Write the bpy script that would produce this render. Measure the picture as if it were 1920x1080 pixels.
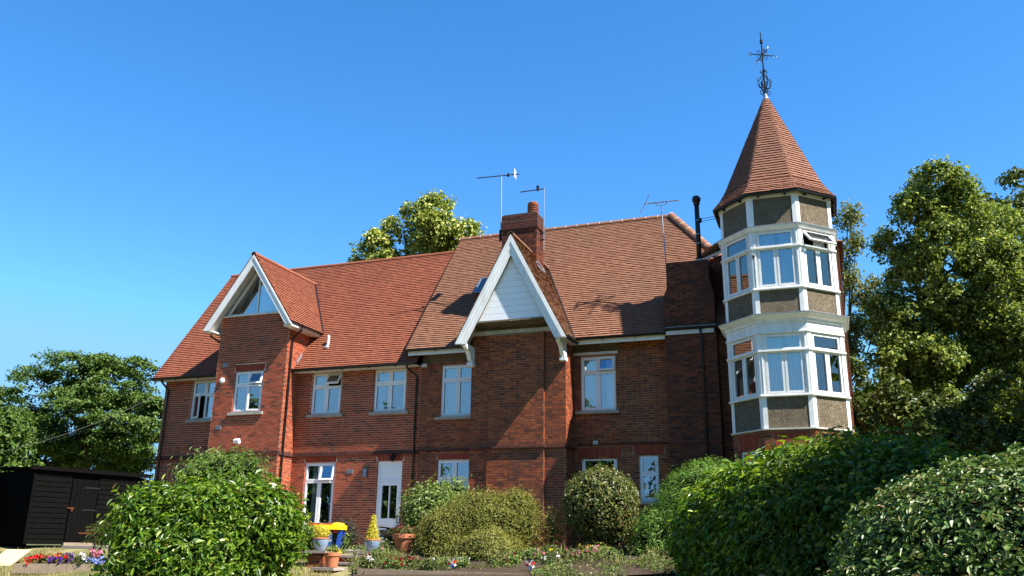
import bpy, math, random
import numpy as np
from mathutils import Matrix, Vector

SC = bpy.context.scene
for o in list(bpy.data.objects): bpy.data.objects.remove(o)
# ------------------------------------------------------------------ camera
CAM = np.array([17.455, -25.381, -2.863]); YAW, PITCH, ROLL, FPX = .352, .290, .014, 1615.0
_f = np.array([-math.sin(YAW)*math.cos(PITCH), math.cos(YAW)*math.cos(PITCH), math.sin(PITCH)])
_r = np.array([math.cos(YAW), math.sin(YAW), 0.0]); _u = np.cross(_r, _f)
CR = _r*math.cos(ROLL)+_u*math.sin(ROLL); CU = _u*math.cos(ROLL)-_r*math.sin(ROLL)
cd = bpy.data.cameras.new('camera'); cam = bpy.data.objects.new('camera', cd); SC.collection.objects.link(cam)
cam.matrix_world = Matrix(((CR[0], CU[0], -_f[0], CAM[0]), (CR[1], CU[1], -_f[1], CAM[1]), (CR[2], CU[2], -_f[2], CAM[2]), (0, 0, 0, 1)))
cd.sensor_width = 36; cd.lens = FPX/1920*36; cd.clip_end = 2000
SC.camera = cam
def at(px, py, D):
    return CAM+(_f+CR*((px-960)/FPX)-CU*((py-540)/FPX))*D
# ------------------------------------------------------------------ world, sun, exposure
AZ, EL = math.radians(76.5), math.radians(50.2)
SUN = np.array([math.sin(AZ)*math.cos(EL), -math.cos(AZ)*math.cos(EL), math.sin(EL)])
w = bpy.data.worlds.new('World'); SC.world = w; w.use_nodes = True
nt = w.node_tree; sky = nt.nodes.new('ShaderNodeTexSky'); sky.sky_type = 'NISHITA'; sky.sun_disc = False
sky.sun_elevation = EL; sky.sun_rotation = math.atan2(SUN[0], SUN[1])
sky.altitude = 0; sky.air_density = 1.0; sky.dust_density = 0.0; sky.ozone_density = 6.0
hs = nt.nodes.new('ShaderNodeHueSaturation'); hs.inputs['Saturation'].default_value = 1.22; hs.inputs['Value'].default_value = 1.0
cap = nt.nodes.new('ShaderNodeMix'); cap.data_type = 'RGBA'; cap.blend_type = 'DARKEN'; cap.inputs[0].default_value = 1.0; cap.inputs[7].default_value = (1.15, 2.55, 4.1, 1)   # the photograph's low sky is no paler than this
nt.links.new(sky.outputs[0], hs.inputs['Color']); nt.links.new(hs.outputs[0], cap.inputs[6]); nt.links.new(cap.outputs[2], nt.nodes['Background'].inputs[0]); nt.nodes['Background'].inputs[1].default_value = 0.096
sd = bpy.data.lights.new('sun', 'SUN'); sd.energy = 5.0; sd.angle = math.radians(.53); sd.color = (1, .955, .88)
so = bpy.data.objects.new('sun', sd); SC.collection.objects.link(so); so.location = (40, -10, 40)
so.rotation_euler = Vector(-SUN).to_track_quat('-Z', 'Y').to_euler()
vs = SC.view_settings; vs.view_transform = 'Standard'; vs.look = 'None'; vs.exposure = 1.55; vs.gamma = 1.0; vs.use_curve_mapping = False
SC.cycles.use_denoising = True
SC.cycles.max_bounces = 6; SC.cycles.transparent_max_bounces = 12; SC.cycles.caustics_reflective = False; SC.cycles.caustics_refractive = False
RNG = np.random.default_rng(7); random.seed(7)
# ------------------------------------------------------------------ object helpers
COL = SC.collection
OFF = {}
def empty(name, loc, label, cat, group=None, kind=None):
    o = bpy.data.objects.new(name, None); COL.objects.link(o); o.location = tuple(float(v) for v in loc); o.empty_display_size = .2
    OFF[o.name] = np.array(loc, float); o['label'] = label; o['category'] = cat
    if group: o['group'] = group
    if kind: o['kind'] = kind
    return o
def link(name, me, parent=None, base=None, label=None, cat=None, group=None, kind=None):
    o = bpy.data.objects.new(name, me); COL.objects.link(o)
    if parent is not None: o.parent = parent; OFF[o.name] = OFF[parent.name]
    else:
        OFF[o.name] = np.zeros(3) if base is None else np.array(base, float)
        o.location = tuple(OFF[o.name])
    if label: o['label'] = label
    if cat: o['category'] = cat
    if group: o['group'] = group
    if kind: o['kind'] = kind
    return o
def np_mesh(name, V, F, mat, rnd=None, smooth=False):
    """V (n,3), F (m,k) index array or list of such arrays"""
    me = bpy.data.meshes.new(name); Fs = F if isinstance(F, list) else [F]
    Fs = [f for f in Fs if len(f)]
    nl = sum(f.size for f in Fs); nf = sum(len(f) for f in Fs)
    me.vertices.add(len(V)); me.vertices.foreach_set('co', np.ascontiguousarray(V, dtype=np.float32).ravel())
    me.loops.add(nl); me.loops.foreach_set('vertex_index', np.concatenate([f.ravel() for f in Fs]).astype(np.int32))
    me.polygons.add(nf)
    tot = np.concatenate([np.full(len(f), f.shape[1]) for f in Fs]).astype(np.int32)
    me.polygons.foreach_set('loop_start', np.concatenate([[0], np.cumsum(tot)[:-1]]).astype(np.int32))
    try: me.polygons.foreach_set('loop_total', tot)
    except Exception: pass
    me.update(calc_edges=True)
    me.polygons.foreach_set('use_smooth', np.full(nf, smooth, dtype=bool))
    if rnd is not None:
        a = me.attributes.new('rnd', 'FLOAT', 'FACE'); a.data.foreach_set('value', np.asarray(rnd, dtype=np.float32))
    if mat: me.materials.append(mat)
    return me
class Fr:
    def __init__(s, O, U, N): s.O = np.array(O, float); s.U = np.array(U, float); s.N = np.array(N, float); s.Z = np.array([0, 0, 1.0])
    def p(s, u, z, n=0.0): return s.O+s.U*u+s.Z*z+s.N*n
class MB:
    def __init__(s): s.v = []; s.f = []
    def add(s, vs, fs):
        b = len(s.v); s.v += [tuple(float(c) for c in q) for q in vs]; s.f += [tuple(b+i for i in f) for f in fs]; return s
    def hexa(s, c): return s.add(c, [(0, 3, 2, 1), (4, 5, 6, 7), (0, 1, 5, 4), (1, 2, 6, 5), (2, 3, 7, 6), (3, 0, 4, 7)])
    def box(s, x0, x1, y0, y1, z0, z1):
        return s.hexa([(x0, y0, z0), (x1, y0, z0), (x1, y1, z0), (x0, y1, z0), (x0, y0, z1), (x1, y0, z1), (x1, y1, z1), (x0, y1, z1)])
    def lbox(s, fr, u0, u1, z0, z1, n0, n1):
        return s.hexa([fr.p(u0, z0, n1), fr.p(u1, z0, n1), fr.p(u1, z0, n0), fr.p(u0, z0, n0), fr.p(u0, z1, n1), fr.p(u1, z1, n1), fr.p(u1, z1, n0), fr.p(u0, z1, n0)])
    def quad(s, *c): return s.add(c, [tuple(range(len(c)))])
    def prism(s, poly, d):
        """poly: list of 3d points, extruded by vector d"""
        n = len(poly); d = np.array(d); a = [np.array(p, float) for p in poly]
        return s.add(a+[p+d for p in a], [tuple(range(n-1, -1, -1)), tuple(range(n, 2*n))]+[(i, (i+1) % n, n+(i+1) % n, n+i) for i in range(n)])
    def tube(s, pts, r, n=8, cap=True):
        pts = [np.array(p, float) for p in pts]; rs = r if isinstance(r, (list, tuple)) else [r]*len(pts)
        rings = []; up = np.array([0.13, .27, .95])
        for i, p in enumerate(pts):
            t = pts[min(i+1, len(pts)-1)]-pts[max(i-1, 0)]; t = t/(np.linalg.norm(t)+1e-9)
            a = np.cross(t, up)
            if np.linalg.norm(a) < .15: a = np.cross(t, [1, 0, 0.1])
            a /= np.linalg.norm(a); b = np.cross(t, a)
            rings.append([p+(a*math.cos(2*math.pi*k/n)+b*math.sin(2*math.pi*k/n))*rs[i] for k in range(n)])
        b0 = len(s.v); s.v += [tuple(float(c) for c in q) for R in rings for q in R]
        for i in range(len(pts)-1):
            for k in range(n): s.f.append((b0+i*n+k, b0+i*n+(k+1) % n, b0+(i+1)*n+(k+1) % n, b0+(i+1)*n+k))
        if cap: s.f.append(tuple(b0+k for k in range(n-1, -1, -1))); s.f.append(tuple(b0+(len(pts)-1)*n+k for k in range(n)))
        return s
    def lathe(s, c, prof, n=20, axis=(0, 0, 1)):
        c = np.array(c, float); b0 = len(s.v)
        for r, z in prof:
            for k in range(n): s.v.append((float(c[0]+r*math.cos(2*math.pi*k/n)), float(c[1]+r*math.sin(2*math.pi*k/n)), float(c[2]+z)))
        for i in range(len(prof)-1):
            for k in range(n): s.f.append((b0+i*n+k, b0+i*n+(k+1) % n, b0+(i+1)*n+(k+1) % n, b0+(i+1)*n+k))
        s.f.append(tuple(b0+k for k in range(n-1, -1, -1))); s.f.append(tuple(b0+(len(prof)-1)*n+k for k in range(n)))
        return s
    def rot(s, i0, piv, axis, ang):
        M = Matrix.Rotation(ang, 3, Vector(axis))
        for i in range(i0, len(s.v)):
            q = M @ (Vector(s.v[i])-Vector(piv)); s.v[i] = tuple(q+Vector(piv))
    def build(s, name, mat, parent=None, base=None, smooth=False, **kw):
        off = OFF[parent.name] if parent is not None else (np.zeros(3) if base is None else np.array(base, float))
        me = bpy.data.meshes.new(name); me.from_pydata([tuple(np.array(v)-off) for v in s.v], [], s.f); me.update()
        if smooth: me.polygons.foreach_set('use_smooth', [True]*len(me.polygons))
        if mat: me.materials.append(mat)
        return link(name, me, parent, base, **kw)
# ------------------------------------------------------------------ materials
def new_mat(name, col=(.5, .5, .5), rough=.6, spec=.5, metal=0.0):
    m = bpy.data.materials.new(name); m.use_nodes = True; b = m.node_tree.nodes['Principled BSDF']
    b.inputs['Base Color'].default_value = (*col, 1); b.inputs['Roughness'].default_value = rough; b.inputs['Metallic'].default_value = metal
    b.inputs['Specular IOR Level'].default_value = spec
    return m, m.node_tree, b
def N_(nt, t, **kw):
    n = nt.nodes.new(t)
    for k, v in kw.items(): setattr(n, k, v)
    return n
def ramp(nt, stops, fac):
    r = N_(nt, 'ShaderNodeValToRGB'); e = r.color_ramp.elements
    while len(e) < len(stops): e.new(.5)
    for i, (p, c) in enumerate(stops): e[i].position = p; e[i].color = (*c, 1)
    nt.links.new(fac, r.inputs[0]); return r.outputs[0]
def rndval(nt):
    a = N_(nt, 'ShaderNodeAttribute'); a.attribute_name = 'rnd'; o = N_(nt, 'ShaderNodeObjectInfo')
    s = N_(nt, 'ShaderNodeMath', operation='ADD'); f = N_(nt, 'ShaderNodeMath', operation='FRACT')
    nt.links.new(a.outputs['Fac'], s.inputs[0]); nt.links.new(o.outputs['Random'], s.inputs[1]); nt.links.new(s.outputs[0], f.inputs[0]); return f.outputs[0]
def noise(nt, scale, detail=4, rough=.6, vec=None, stretch=None):
    n = N_(nt, 'ShaderNodeTexNoise'); n.inputs['Scale'].default_value = scale; n.inputs['Detail'].default_value = detail; n.inputs['Roughness'].default_value = rough
    g = N_(nt, 'ShaderNodeNewGeometry'); v = g.outputs['Position']
    if stretch:
        mp = N_(nt, 'ShaderNodeMapping'); mp.inputs['Scale'].default_value = stretch; nt.links.new(v, mp.inputs[0]); v = mp.outputs[0]
    nt.links.new(v, n.inputs['Vector']); return n.outputs['Fac']
def mixc(nt, a, b, fac, mode='MIX'):
    m = N_(nt, 'ShaderNodeMix', data_type='RGBA', blend_type=mode)
    for sock, v in ((m.inputs[6], a), (m.inputs[7], b), (m.inputs[0], fac)):
        if isinstance(v, (tuple, list)): sock.default_value = (*v, 1)
        elif isinstance(v, (int, float)): sock.default_value = v
        else: nt.links.new(v, sock)
    return m.outputs[2]
def bump(nt, b, h, s=.3, d=.01):
    n = N_(nt, 'ShaderNodeBump'); n.inputs['Strength'].default_value = s; n.inputs['Distance'].default_value = d
    nt.links.new(h, n.inputs['Height']); nt.links.new(n.outputs[0], b.inputs['Normal'])
def mrange(nt, v, a, b, c=0.0, d=1.0):
    n = N_(nt, 'ShaderNodeMapRange'); n.inputs[1].default_value = a; n.inputs[2].default_value = b; n.inputs[3].default_value = c; n.inputs[4].default_value = d
    nt.links.new(v, n.inputs[0]); return n.outputs[0]
M = {}
def brick_mat(name, stops, stain=(.045, .03, .025), amount=.5, sscale=.9):
    m, nt, b = new_mat(name, rough=.88, spec=.25)
    c = ramp(nt, stops, rndval(nt)); n1 = noise(nt, 45, 4); c = mixc(nt, c, (.9, .85, .8), mrange(nt, n1, .25, .75, 0.0, .0), 'MIX')
    v = N_(nt, 'ShaderNodeHueSaturation'); nt.links.new(c, v.inputs['Color']); nt.links.new(mrange(nt, n1, .3, .7, .72, 1.25), v.inputs['Value'])
    n2 = noise(nt, sscale, 6, .65, stretch=(1, 1, .55)); c = mixc(nt, v.outputs[0], stain, mrange(nt, n2, .48, .72, 0, amount))
    nt.links.new(c, b.inputs['Base Color']); bump(nt, b, noise(nt, 160, 3), .5, .004); M[name] = m
brick_mat('brick_wing', [(0, (0.2082, 0.0432, 0.0186)), (.25, (0.3061, 0.0599, 0.0240)), (.5, (0.3676, 0.0780, 0.0294)), (.75, (0.2697, 0.0529, 0.0218)), (.93, (0.1104, 0.0306, 0.0175)), (1, (0.4039, 0.1072, 0.0404))], amount=.3)
brick_mat('brick_main', [(0, (0.1327, 0.0321, 0.0145)), (.2, (0.2439, 0.0535, 0.0193)), (.4, (0.3209, 0.0808, 0.0242)), (.55, (0.1996, 0.0428, 0.0183)), (.75, (0.0942, 0.0285, 0.0155)), (.88, (0.3765, 0.1069, 0.0290)), (1, (0.1554, 0.0392, 0.0174))], amount=.55, sscale=.7)
brick_mat('brick_rubbed', [(0, (0.234, 0.041, 0.020)), (.5, (0.293, 0.054, 0.024)), (1, (0.195, 0.034, 0.017))], amount=.2)
brick_mat('brick_stack', [(0, (0.068, 0.023, 0.015)), (.3, (0.127, 0.034, 0.018)), (.6, (0.195, 0.050, 0.021)), (1, (0.044, 0.018, 0.013))], stain=(0.018, 0.014, 0.012), amount=.8, sscale=1.1)
brick_mat('brick_dark', [(0, (0.068, 0.027, 0.022)), (.5, (0.117, 0.036, 0.025)), (1, (0.049, 0.023, 0.018))], amount=.4)
def mortar_mat(name, col, stain=.5):
    m, nt, b = new_mat(name, rough=.95, spec=.1); n1 = noise(nt, 14, 5); n2 = noise(nt, .8, 5)
    c = mixc(nt, tuple(x*.62 for x in col), tuple(min(1, x*1.12) for x in col), n1); c = mixc(nt, c, (.05, .045, .04), mrange(nt, n2, .45, .75, 0, stain))
    nt.links.new(c, b.inputs['Base Color']); M[name] = m
mortar_mat('mortar_wing', (.74, .52, .36), .15); mortar_mat('mortar_main', (.37, .265, .18), .5); mortar_mat('mortar_stack', (.09, .068, .05), .7)
def plain_brick(name):
    m, nt, b = new_mat(name, rough=.9, spec=.2); t = N_(nt, 'ShaderNodeTexBrick'); t.inputs['Scale'].default_value = 1
    t.inputs['Color1'].default_value = (.24, .06, .035, 1); t.inputs['Color2'].default_value = (.15, .045, .03, 1); t.inputs['Mortar'].default_value = (.25, .2, .15, 1)
    t.inputs['Brick Width'].default_value = .225; t.inputs['Row Height'].default_value = .075; t.inputs['Mortar Size'].default_value = .006
    g = N_(nt, 'ShaderNodeNewGeometry'); sx = N_(nt, 'ShaderNodeSeparateXYZ'); nt.links.new(g.outputs['Position'], sx.inputs[0])
    ad = N_(nt, 'ShaderNodeMath', operation='ADD'); nt.links.new(sx.outputs[0], ad.inputs[0]); nt.links.new(sx.outputs[1], ad.inputs[1])
    cx = N_(nt, 'ShaderNodeCombineXYZ'); nt.links.new(ad.outputs[0], cx.inputs[0]); nt.links.new(sx.outputs[2], cx.inputs[1]); nt.links.new(cx.outputs[0], t.inputs['Vector'])
    nt.links.new(t.outputs[0], b.inputs['Base Color']); M[name] = m
plain_brick('brick_far')
def tile_mat(name, stops, lichen, amt):
    m, nt, b = new_mat(name, rough=.82, spec=.25); c = ramp(nt, stops, rndval(nt)); n1 = noise(nt, 30, 4)
    v = N_(nt, 'ShaderNodeHueSaturation'); nt.links.new(c, v.inputs['Color']); nt.links.new(mrange(nt, n1, .3, .7, .85, 1.15), v.inputs['Value'])
    n2 = noise(nt, .55, 6, .6); c = mixc(nt, v.outputs[0], lichen, mrange(nt, n2, .42, .75, 0, amt))
    n3 = noise(nt, 2.2, 5, .7, stretch=(1, .25, .25)); c = mixc(nt, c, tuple(x*.45 for x in lichen), mrange(nt, n3, .55, .8, 0, .35)); n4 = noise(nt, 14, 3); c = mixc(nt, c, (.30, .27, .20), mrange(nt, n4, .70, .80, 0, .35))
    nt.links.new(c, b.inputs['Base Color']); M[name] = m
tile_mat('tile_wing', [(0, (0.2106, 0.0621, 0.0315)), (0.3, (0.2272, 0.0690, 0.0351)), (0.6, (0.2401, 0.0737, 0.0381)), (0.9, (0.2068, 0.0603, 0.0315)), (1, (0.1859, 0.0539, 0.0291))], (0.1415, 0.0534, 0.0335), .4)
tile_mat('tile_main', [(0, (0.1985, 0.0865, 0.0481)), (0.3, (0.2163, 0.0974, 0.0545)), (0.6, (0.2296, 0.1044, 0.0596)), (0.9, (0.1939, 0.0833, 0.0468)), (1, (0.1674, 0.0712, 0.0417))], (0.1428, 0.0806, 0.0499), .5)
tile_mat('tile_tower', [(0, (0.1908, 0.0786, 0.0472)), (0.3, (0.2080, 0.0876, 0.0526)), (0.6, (0.2207, 0.0948, 0.0580)), (0.9, (0.1825, 0.0744, 0.0448)), (1, (0.1653, 0.0666, 0.0412))], (0.1460, 0.0804, 0.0540), .35)
tile_mat('tile_gable', [(0, (0.1631, 0.0719, 0.0381)), (0.4, (0.1936, 0.0851, 0.0447)), (0.8, (0.2066, 0.0954, 0.0496)), (1, (0.1456, 0.0650, 0.0359))], (0.1050, 0.0828, 0.0363), .55)
def simple(name, col, rough=.6, spec=.5, metal=0., nscale=None, amt=.2, dark=.6, bmp=0):
    m, nt, b = new_mat(name, col, rough, spec, metal)
    if nscale:
        n1 = noise(nt, nscale, 5); c = mixc(nt, col, tuple(x*dark for x in col), mrange(nt, n1, .35, .75, 0, amt)); nt.links.new(c, b.inputs['Base Color'])
        if bmp: bump(nt, b, n1, bmp, .01)
    M[name] = m; return m
def paint_mat(name, col, grime, amt):
    m, nt, b = new_mat(name, col, .5, .4); n1 = noise(nt, 6, 6, .7, stretch=(1, 1, .25)); n2 = noise(nt, 38, 4); c = mixc(nt, col, grime, mrange(nt, n1, .45, .8, 0, amt)); c = mixc(nt, c, tuple(x*.6 for x in grime), mrange(nt, n2, .66, .74, 0, .35))
    nt.links.new(c, b.inputs['Base Color']); nt.links.new(mrange(nt, n1, .3, .7, .4, .7), b.inputs['Roughness']); bump(nt, b, n2, .15, .004); M[name] = m
paint_mat('white_paint', (.74, .74, .72), (.42, .40, .35), .6)
simple('clean_white', (.80, .80, .80), .45, .4, nscale=1.2, amt=.15, dark=.85)
simple('upvc', (.76, .76, .76), .35, .5, nscale=5, amt=.25, dark=.8)
simple('old_white', (.62, .60, .55), .6, .4, nscale=5, amt=.7, dark=.45)
simple('black_pipe', (.007, .007, .008), .4, .4)
simple('black_metal', (.008, .008, .009), .75, .2)
simple('galv', (.30, .31, .33), .4, .5, .8)
simple('lead', (.24, .26, .29), .55, .4, .3, nscale=6, amt=.5, dark=.6)
simple('stone_sill', (.36, .33, .28), .85, .2, nscale=7, amt=.7, dark=.5)
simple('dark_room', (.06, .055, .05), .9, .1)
simple('curtain', (.75, .75, .74), .9, .1)
simple('curtain_beige', (.55, .50, .42), .9, .1)
simple('terracotta', (.45, .16, .075), .8, .3, nscale=6, amt=.4, dark=.6)
simple('pot_old', (.30, .10, .055), .85, .2, nscale=7, amt=.8, dark=.4)
simple('blue_glaze', (.22, .30, .42), .15, .6, nscale=4, amt=.6, dark=.5)
simple('yellow_plastic', (.85, .55, .01), .35, .5); simple('blue_plastic', (.015, .06, .30), .35, .5); simple('red_plastic', (.55, .02, .015), .35, .5)
simple('black_timber', (.0026, .0025, .0024), .9, .04, nscale=14, amt=.7, dark=2.4, bmp=.4)
simple('grey_timber', (.26, .20, .14), .85, .2, nscale=9, amt=.7, dark=.55, bmp=.3)
simple('pale_timber', (.55, .43, .26), .8, .2, nscale=6, amt=.5, dark=.7)
simple('bark', (.075, .055, .038), .95, .1, nscale=9, amt=.9, dark=.4, bmp=.6)
simple('bark_pale', (.22, .19, .15), .9, .1, nscale=5, amt=.9, dark=.3, bmp=.3)
simple('soil', (.06, .042, .028), .95, .1, nscale=10, amt=.8, dark=.5, bmp=.5)
simple('paving', (.30, .26, .22), .9, .2, nscale=6, amt=.6, dark=.6)
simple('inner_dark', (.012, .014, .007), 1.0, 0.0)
simple('rust', (.08, .026, .012), .9, .1)
simple('slate_blue', (.16, .18, .24), .7, .3)
def pebble_mat():
    m, nt, b = new_mat('pebbledash', rough=.9, spec=.2)
    g = N_(nt, 'ShaderNodeNewGeometry'); v = N_(nt, 'ShaderNodeTexVoronoi'); v.inputs['Scale'].default_value = 55; nt.links.new(g.outputs['Position'], v.inputs['Vector'])
    c = ramp(nt, [(0, (.09, .066, .04)), (.35, (.20, .155, .095)), (.7, (.29, .23, .15)), (.9, (.50, .44, .34)), (1, (.06, .045, .03))], v.outputs['Color'])
    e = N_(nt, 'ShaderNodeTexVoronoi', feature='DISTANCE_TO_EDGE'); e.inputs['Scale'].default_value = 55; nt.links.new(g.outputs['Position'], e.inputs['Vector'])
    c = mixc(nt, (.05, .04, .028), c, mrange(nt, e.outputs['Distance'], 0, .12)); n2 = noise(nt, 2.5, 5); c = mixc(nt, c, (.07, .055, .035), mrange(nt, n2, .45, .75, 0, .5))
    nt.links.new(c, b.inputs['Base Color']); bump(nt, b, mrange(nt, e.outputs['Distance'], 0, .3), 1.0, .012); M['pebbledash'] = m
pebble_mat()
def glass_mat(name, fac, tint=(.80, .86, .9)):
    m = bpy.data.materials.new(name); m.use_nodes = True; nt = m.node_tree; nt.nodes.clear()
    out = N_(nt, 'ShaderNodeOutputMaterial'); mx = N_(nt, 'ShaderNodeMixShader'); t = N_(nt, 'ShaderNodeBsdfTransparent'); t.inputs[0].default_value = (*tint, 1)
    g = N_(nt, 'ShaderNodeBsdfGlossy'); g.inputs['Roughness'].default_value = .015; g.inputs['Color'].default_value = (.95, .97, 1, 1)
    n1 = noise(nt, .9, 1); bp = N_(nt, 'ShaderNodeBump'); bp.inputs['Strength'].default_value = .03; bp.inputs['Distance'].default_value = .02; nt.links.new(n1, bp.inputs['Height']); nt.links.new(bp.outputs[0], g.inputs['Normal'])
    lw = N_(nt, 'ShaderNodeLayerWeight'); lw.inputs[0].default_value = .35
    nt.links.new(mrange(nt, lw.outputs['Fresnel'], 0, 1, fac, 1.0), mx.inputs[0]); nt.links.new(t.outputs[0], mx.inputs[1]); nt.links.new(g.outputs[0], mx.inputs[2]); nt.links.new(mx.outputs[0], out.inputs[0]); M[name] = m
glass_mat('glass', .18)
def leaf_mat(name, stops, rough=.5, spec=.4, trans=.3, tcol=None):
    m, nt, b = new_mat(name, rough=rough, spec=spec); c = ramp(nt, stops, rndval(nt)); nt.links.new(c, b.inputs['Base Color'])
    tr = N_(nt, 'ShaderNodeBsdfTranslucent'); mx = N_(nt, 'ShaderNodeMixShader'); mx.inputs[0].default_value = trans
    h = N_(nt, 'ShaderNodeHueSaturation'); h.inputs['Saturation'].default_value = 1.1; h.inputs['Value'].default_value = 1.3; h.inputs['Hue'].default_value = .485; nt.links.new(c, h.inputs['Color']); nt.links.new(h.outputs[0], tr.inputs[0])
    nt.links.new(b.outputs[0], mx.inputs[1]); nt.links.new(tr.outputs[0], mx.inputs[2]); nt.links.new(mx.outputs[0], nt.nodes['Material Output'].inputs[0]); M[name] = m
leaf_mat('leaf_laurel', [(0, (.030, .075, .006)), (.5, (.072, .155, .012)), (.82, (.16, .265, .024)), (.96, (.30, .38, .05)), (1, (.22, .15, .03))], .34, .5, .42)
leaf_mat('leaf_hedge', [(0, (.026, .06, .007)), (.5, (.062, .12, .012)), (.85, (.14, .21, .024)), (.96, (.28, .30, .05)), (1, (.20, .12, .03))], .45, .3, .4)
leaf_mat('leaf_privet', [(0, (.03, .068, .012)), (.4, (.058, .118, .018)), (.8, (.11, .18, .032)), (.95, (.24, .27, .09)), (1, (.28, .18, .09))], .46, .4, .2)
leaf_mat('leaf_yew', [(0, (.05, .11, .012)), (.5, (.10, .20, .02)), (1, (.20, .29, .04))], .6, .3, .25)
leaf_mat('leaf_ball', [(0, (.06, .08, .018)), (.5, (.11, .145, .027)), (.85, (.20, .22, .05)), (1, (.26, .15, .06))], .4, .45, .22)
leaf_mat('leaf_olive', [(0, (.10, .115, .02)), (.5, (.19, .20, .036)), (.85, (.29, .28, .065)), (1, (.27, .16, .06))], .6, .3, .28)
leaf_mat('leaf_fresh', [(0, (.07, .12, .02)), (.5, (.13, .20, .035)), (1, (.25, .30, .08))], .45, .4, .28)
leaf_mat('leaf_grey', [(0, (.06, .12, .02)), (.5, (.11, .20, .032)), (1, (.20, .28, .06))], .5, .35, .28)
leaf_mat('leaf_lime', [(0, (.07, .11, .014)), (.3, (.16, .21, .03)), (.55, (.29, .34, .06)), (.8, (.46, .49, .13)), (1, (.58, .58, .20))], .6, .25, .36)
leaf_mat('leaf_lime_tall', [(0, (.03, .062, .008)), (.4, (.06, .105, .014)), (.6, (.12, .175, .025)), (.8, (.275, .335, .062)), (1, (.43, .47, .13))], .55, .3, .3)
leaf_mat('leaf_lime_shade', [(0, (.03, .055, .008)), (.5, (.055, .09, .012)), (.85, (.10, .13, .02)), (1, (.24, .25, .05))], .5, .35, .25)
leaf_mat('leaf_sycamore', [(0, (.038, .08, .010)), (.5, (.068, .125, .016)), (1, (.13, .19, .03))], .55, .3, .25)
leaf_mat('leaf_birch', [(0, (.08, .11, .025)), (.5, (.15, .18, .045)), (1, (.26, .27, .08))], .5, .4, .33)
leaf_mat('leaf_gold', [(0, (.35, .33, .02)), (.5, (.52, .47, .03)), (1, (.62, .55, .06))], .6, .3, .3)
leaf_mat('leaf_bed', [(0, (.035, .06, .012)), (.5, (.075, .11, .022)), (.85, (.15, .165, .045)), (1, (.22, .13, .06))], .6, .3, .25)
leaf_mat('leaf_dark', [(0, (.02, .03, .015)), (.6, (.04, .05, .02)), (1, (.08, .04, .03))], .45, .4, .15)
leaf_mat('grass', [(0, (.10, .12, .03)), (.4, (.20, .18, .06)), (.75, (.34, .27, .12)), (1, (.42, .34, .17))], .8, .2, .25)
for nm, c in dict(petal_red=(.55, .015, .01), petal_purple=(.10, .02, .28), petal_white=(.75, .72, .68), petal_blue=(.20, .25, .62), petal_pink=(.65, .16, .28), petal_yellow=(.75, .52, .03), petal_dark=(.22, .01, .02)).items():
    leaf_mat(nm, [(0, tuple(x*.7 for x in c)), (1, tuple(min(1, x*1.1) for x in c))], .7, .2, .25)
def ground_mat():
    m, nt, b = new_mat('dry_lawn', rough=.95, spec=.1); n1 = noise(nt, .7, 6, .65); n2 = noise(nt, 9, 4)
    c = ramp(nt, [(0, (.04, .06, .015)), (.4, (.08, .09, .028)), (.65, (.17, .15, .065)), (1, (.28, .23, .11))], mrange(nt, n1, .3, .7))
    c = mixc(nt, c, (.12, .11, .04), mrange(nt, n2, .4, .7, 0, .5)); nt.links.new(c, b.inputs['Base Color']); bump(nt, b, n2, .6, .03); M['dry_lawn'] = m
ground_mat()
# ------------------------------------------------------------------ ground
def zt(x, y):
    return np.interp(y, [-300, -25, -9.8, -9.2, -7.0, -6.0, 0, 400], [-5.2, -4.45, -3.72, -3.66, -3.30, -3.10, -3.06, -3.06])
gx = np.concatenate([np.linspace(-400, -30, 16), np.linspace(-28, 32, 61), np.linspace(35, 400, 16)]); gy = np.concatenate([np.linspace(-300, -30, 10), np.linspace(-28, 4, 80), np.linspace(6, 600, 24)])
GX, GY = np.meshgrid(gx, gy); GZ = zt(GX, GY)+.03*np.sin(GX*1.3+GY*.7)*np.sin(GY*1.1-GX*.4)*(GY < -3)
ii = np.arange(len(gx)*len(gy)).reshape(len(gy), len(gx))
gme = np_mesh('ground', np.stack([GX, GY, GZ], -1).reshape(-1, 3), np.stack([ii[:-1, :-1], ii[:-1, 1:], ii[1:, 1:], ii[1:, :-1]], -1).reshape(-1, 4), M['dry_lawn'], smooth=True)
link('ground', gme, kind='structure')
MB().box(-3, 8.2, -6.0, -.06, -3.3, -3.045).build('patio', M['paving'], kind='structure')
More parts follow.
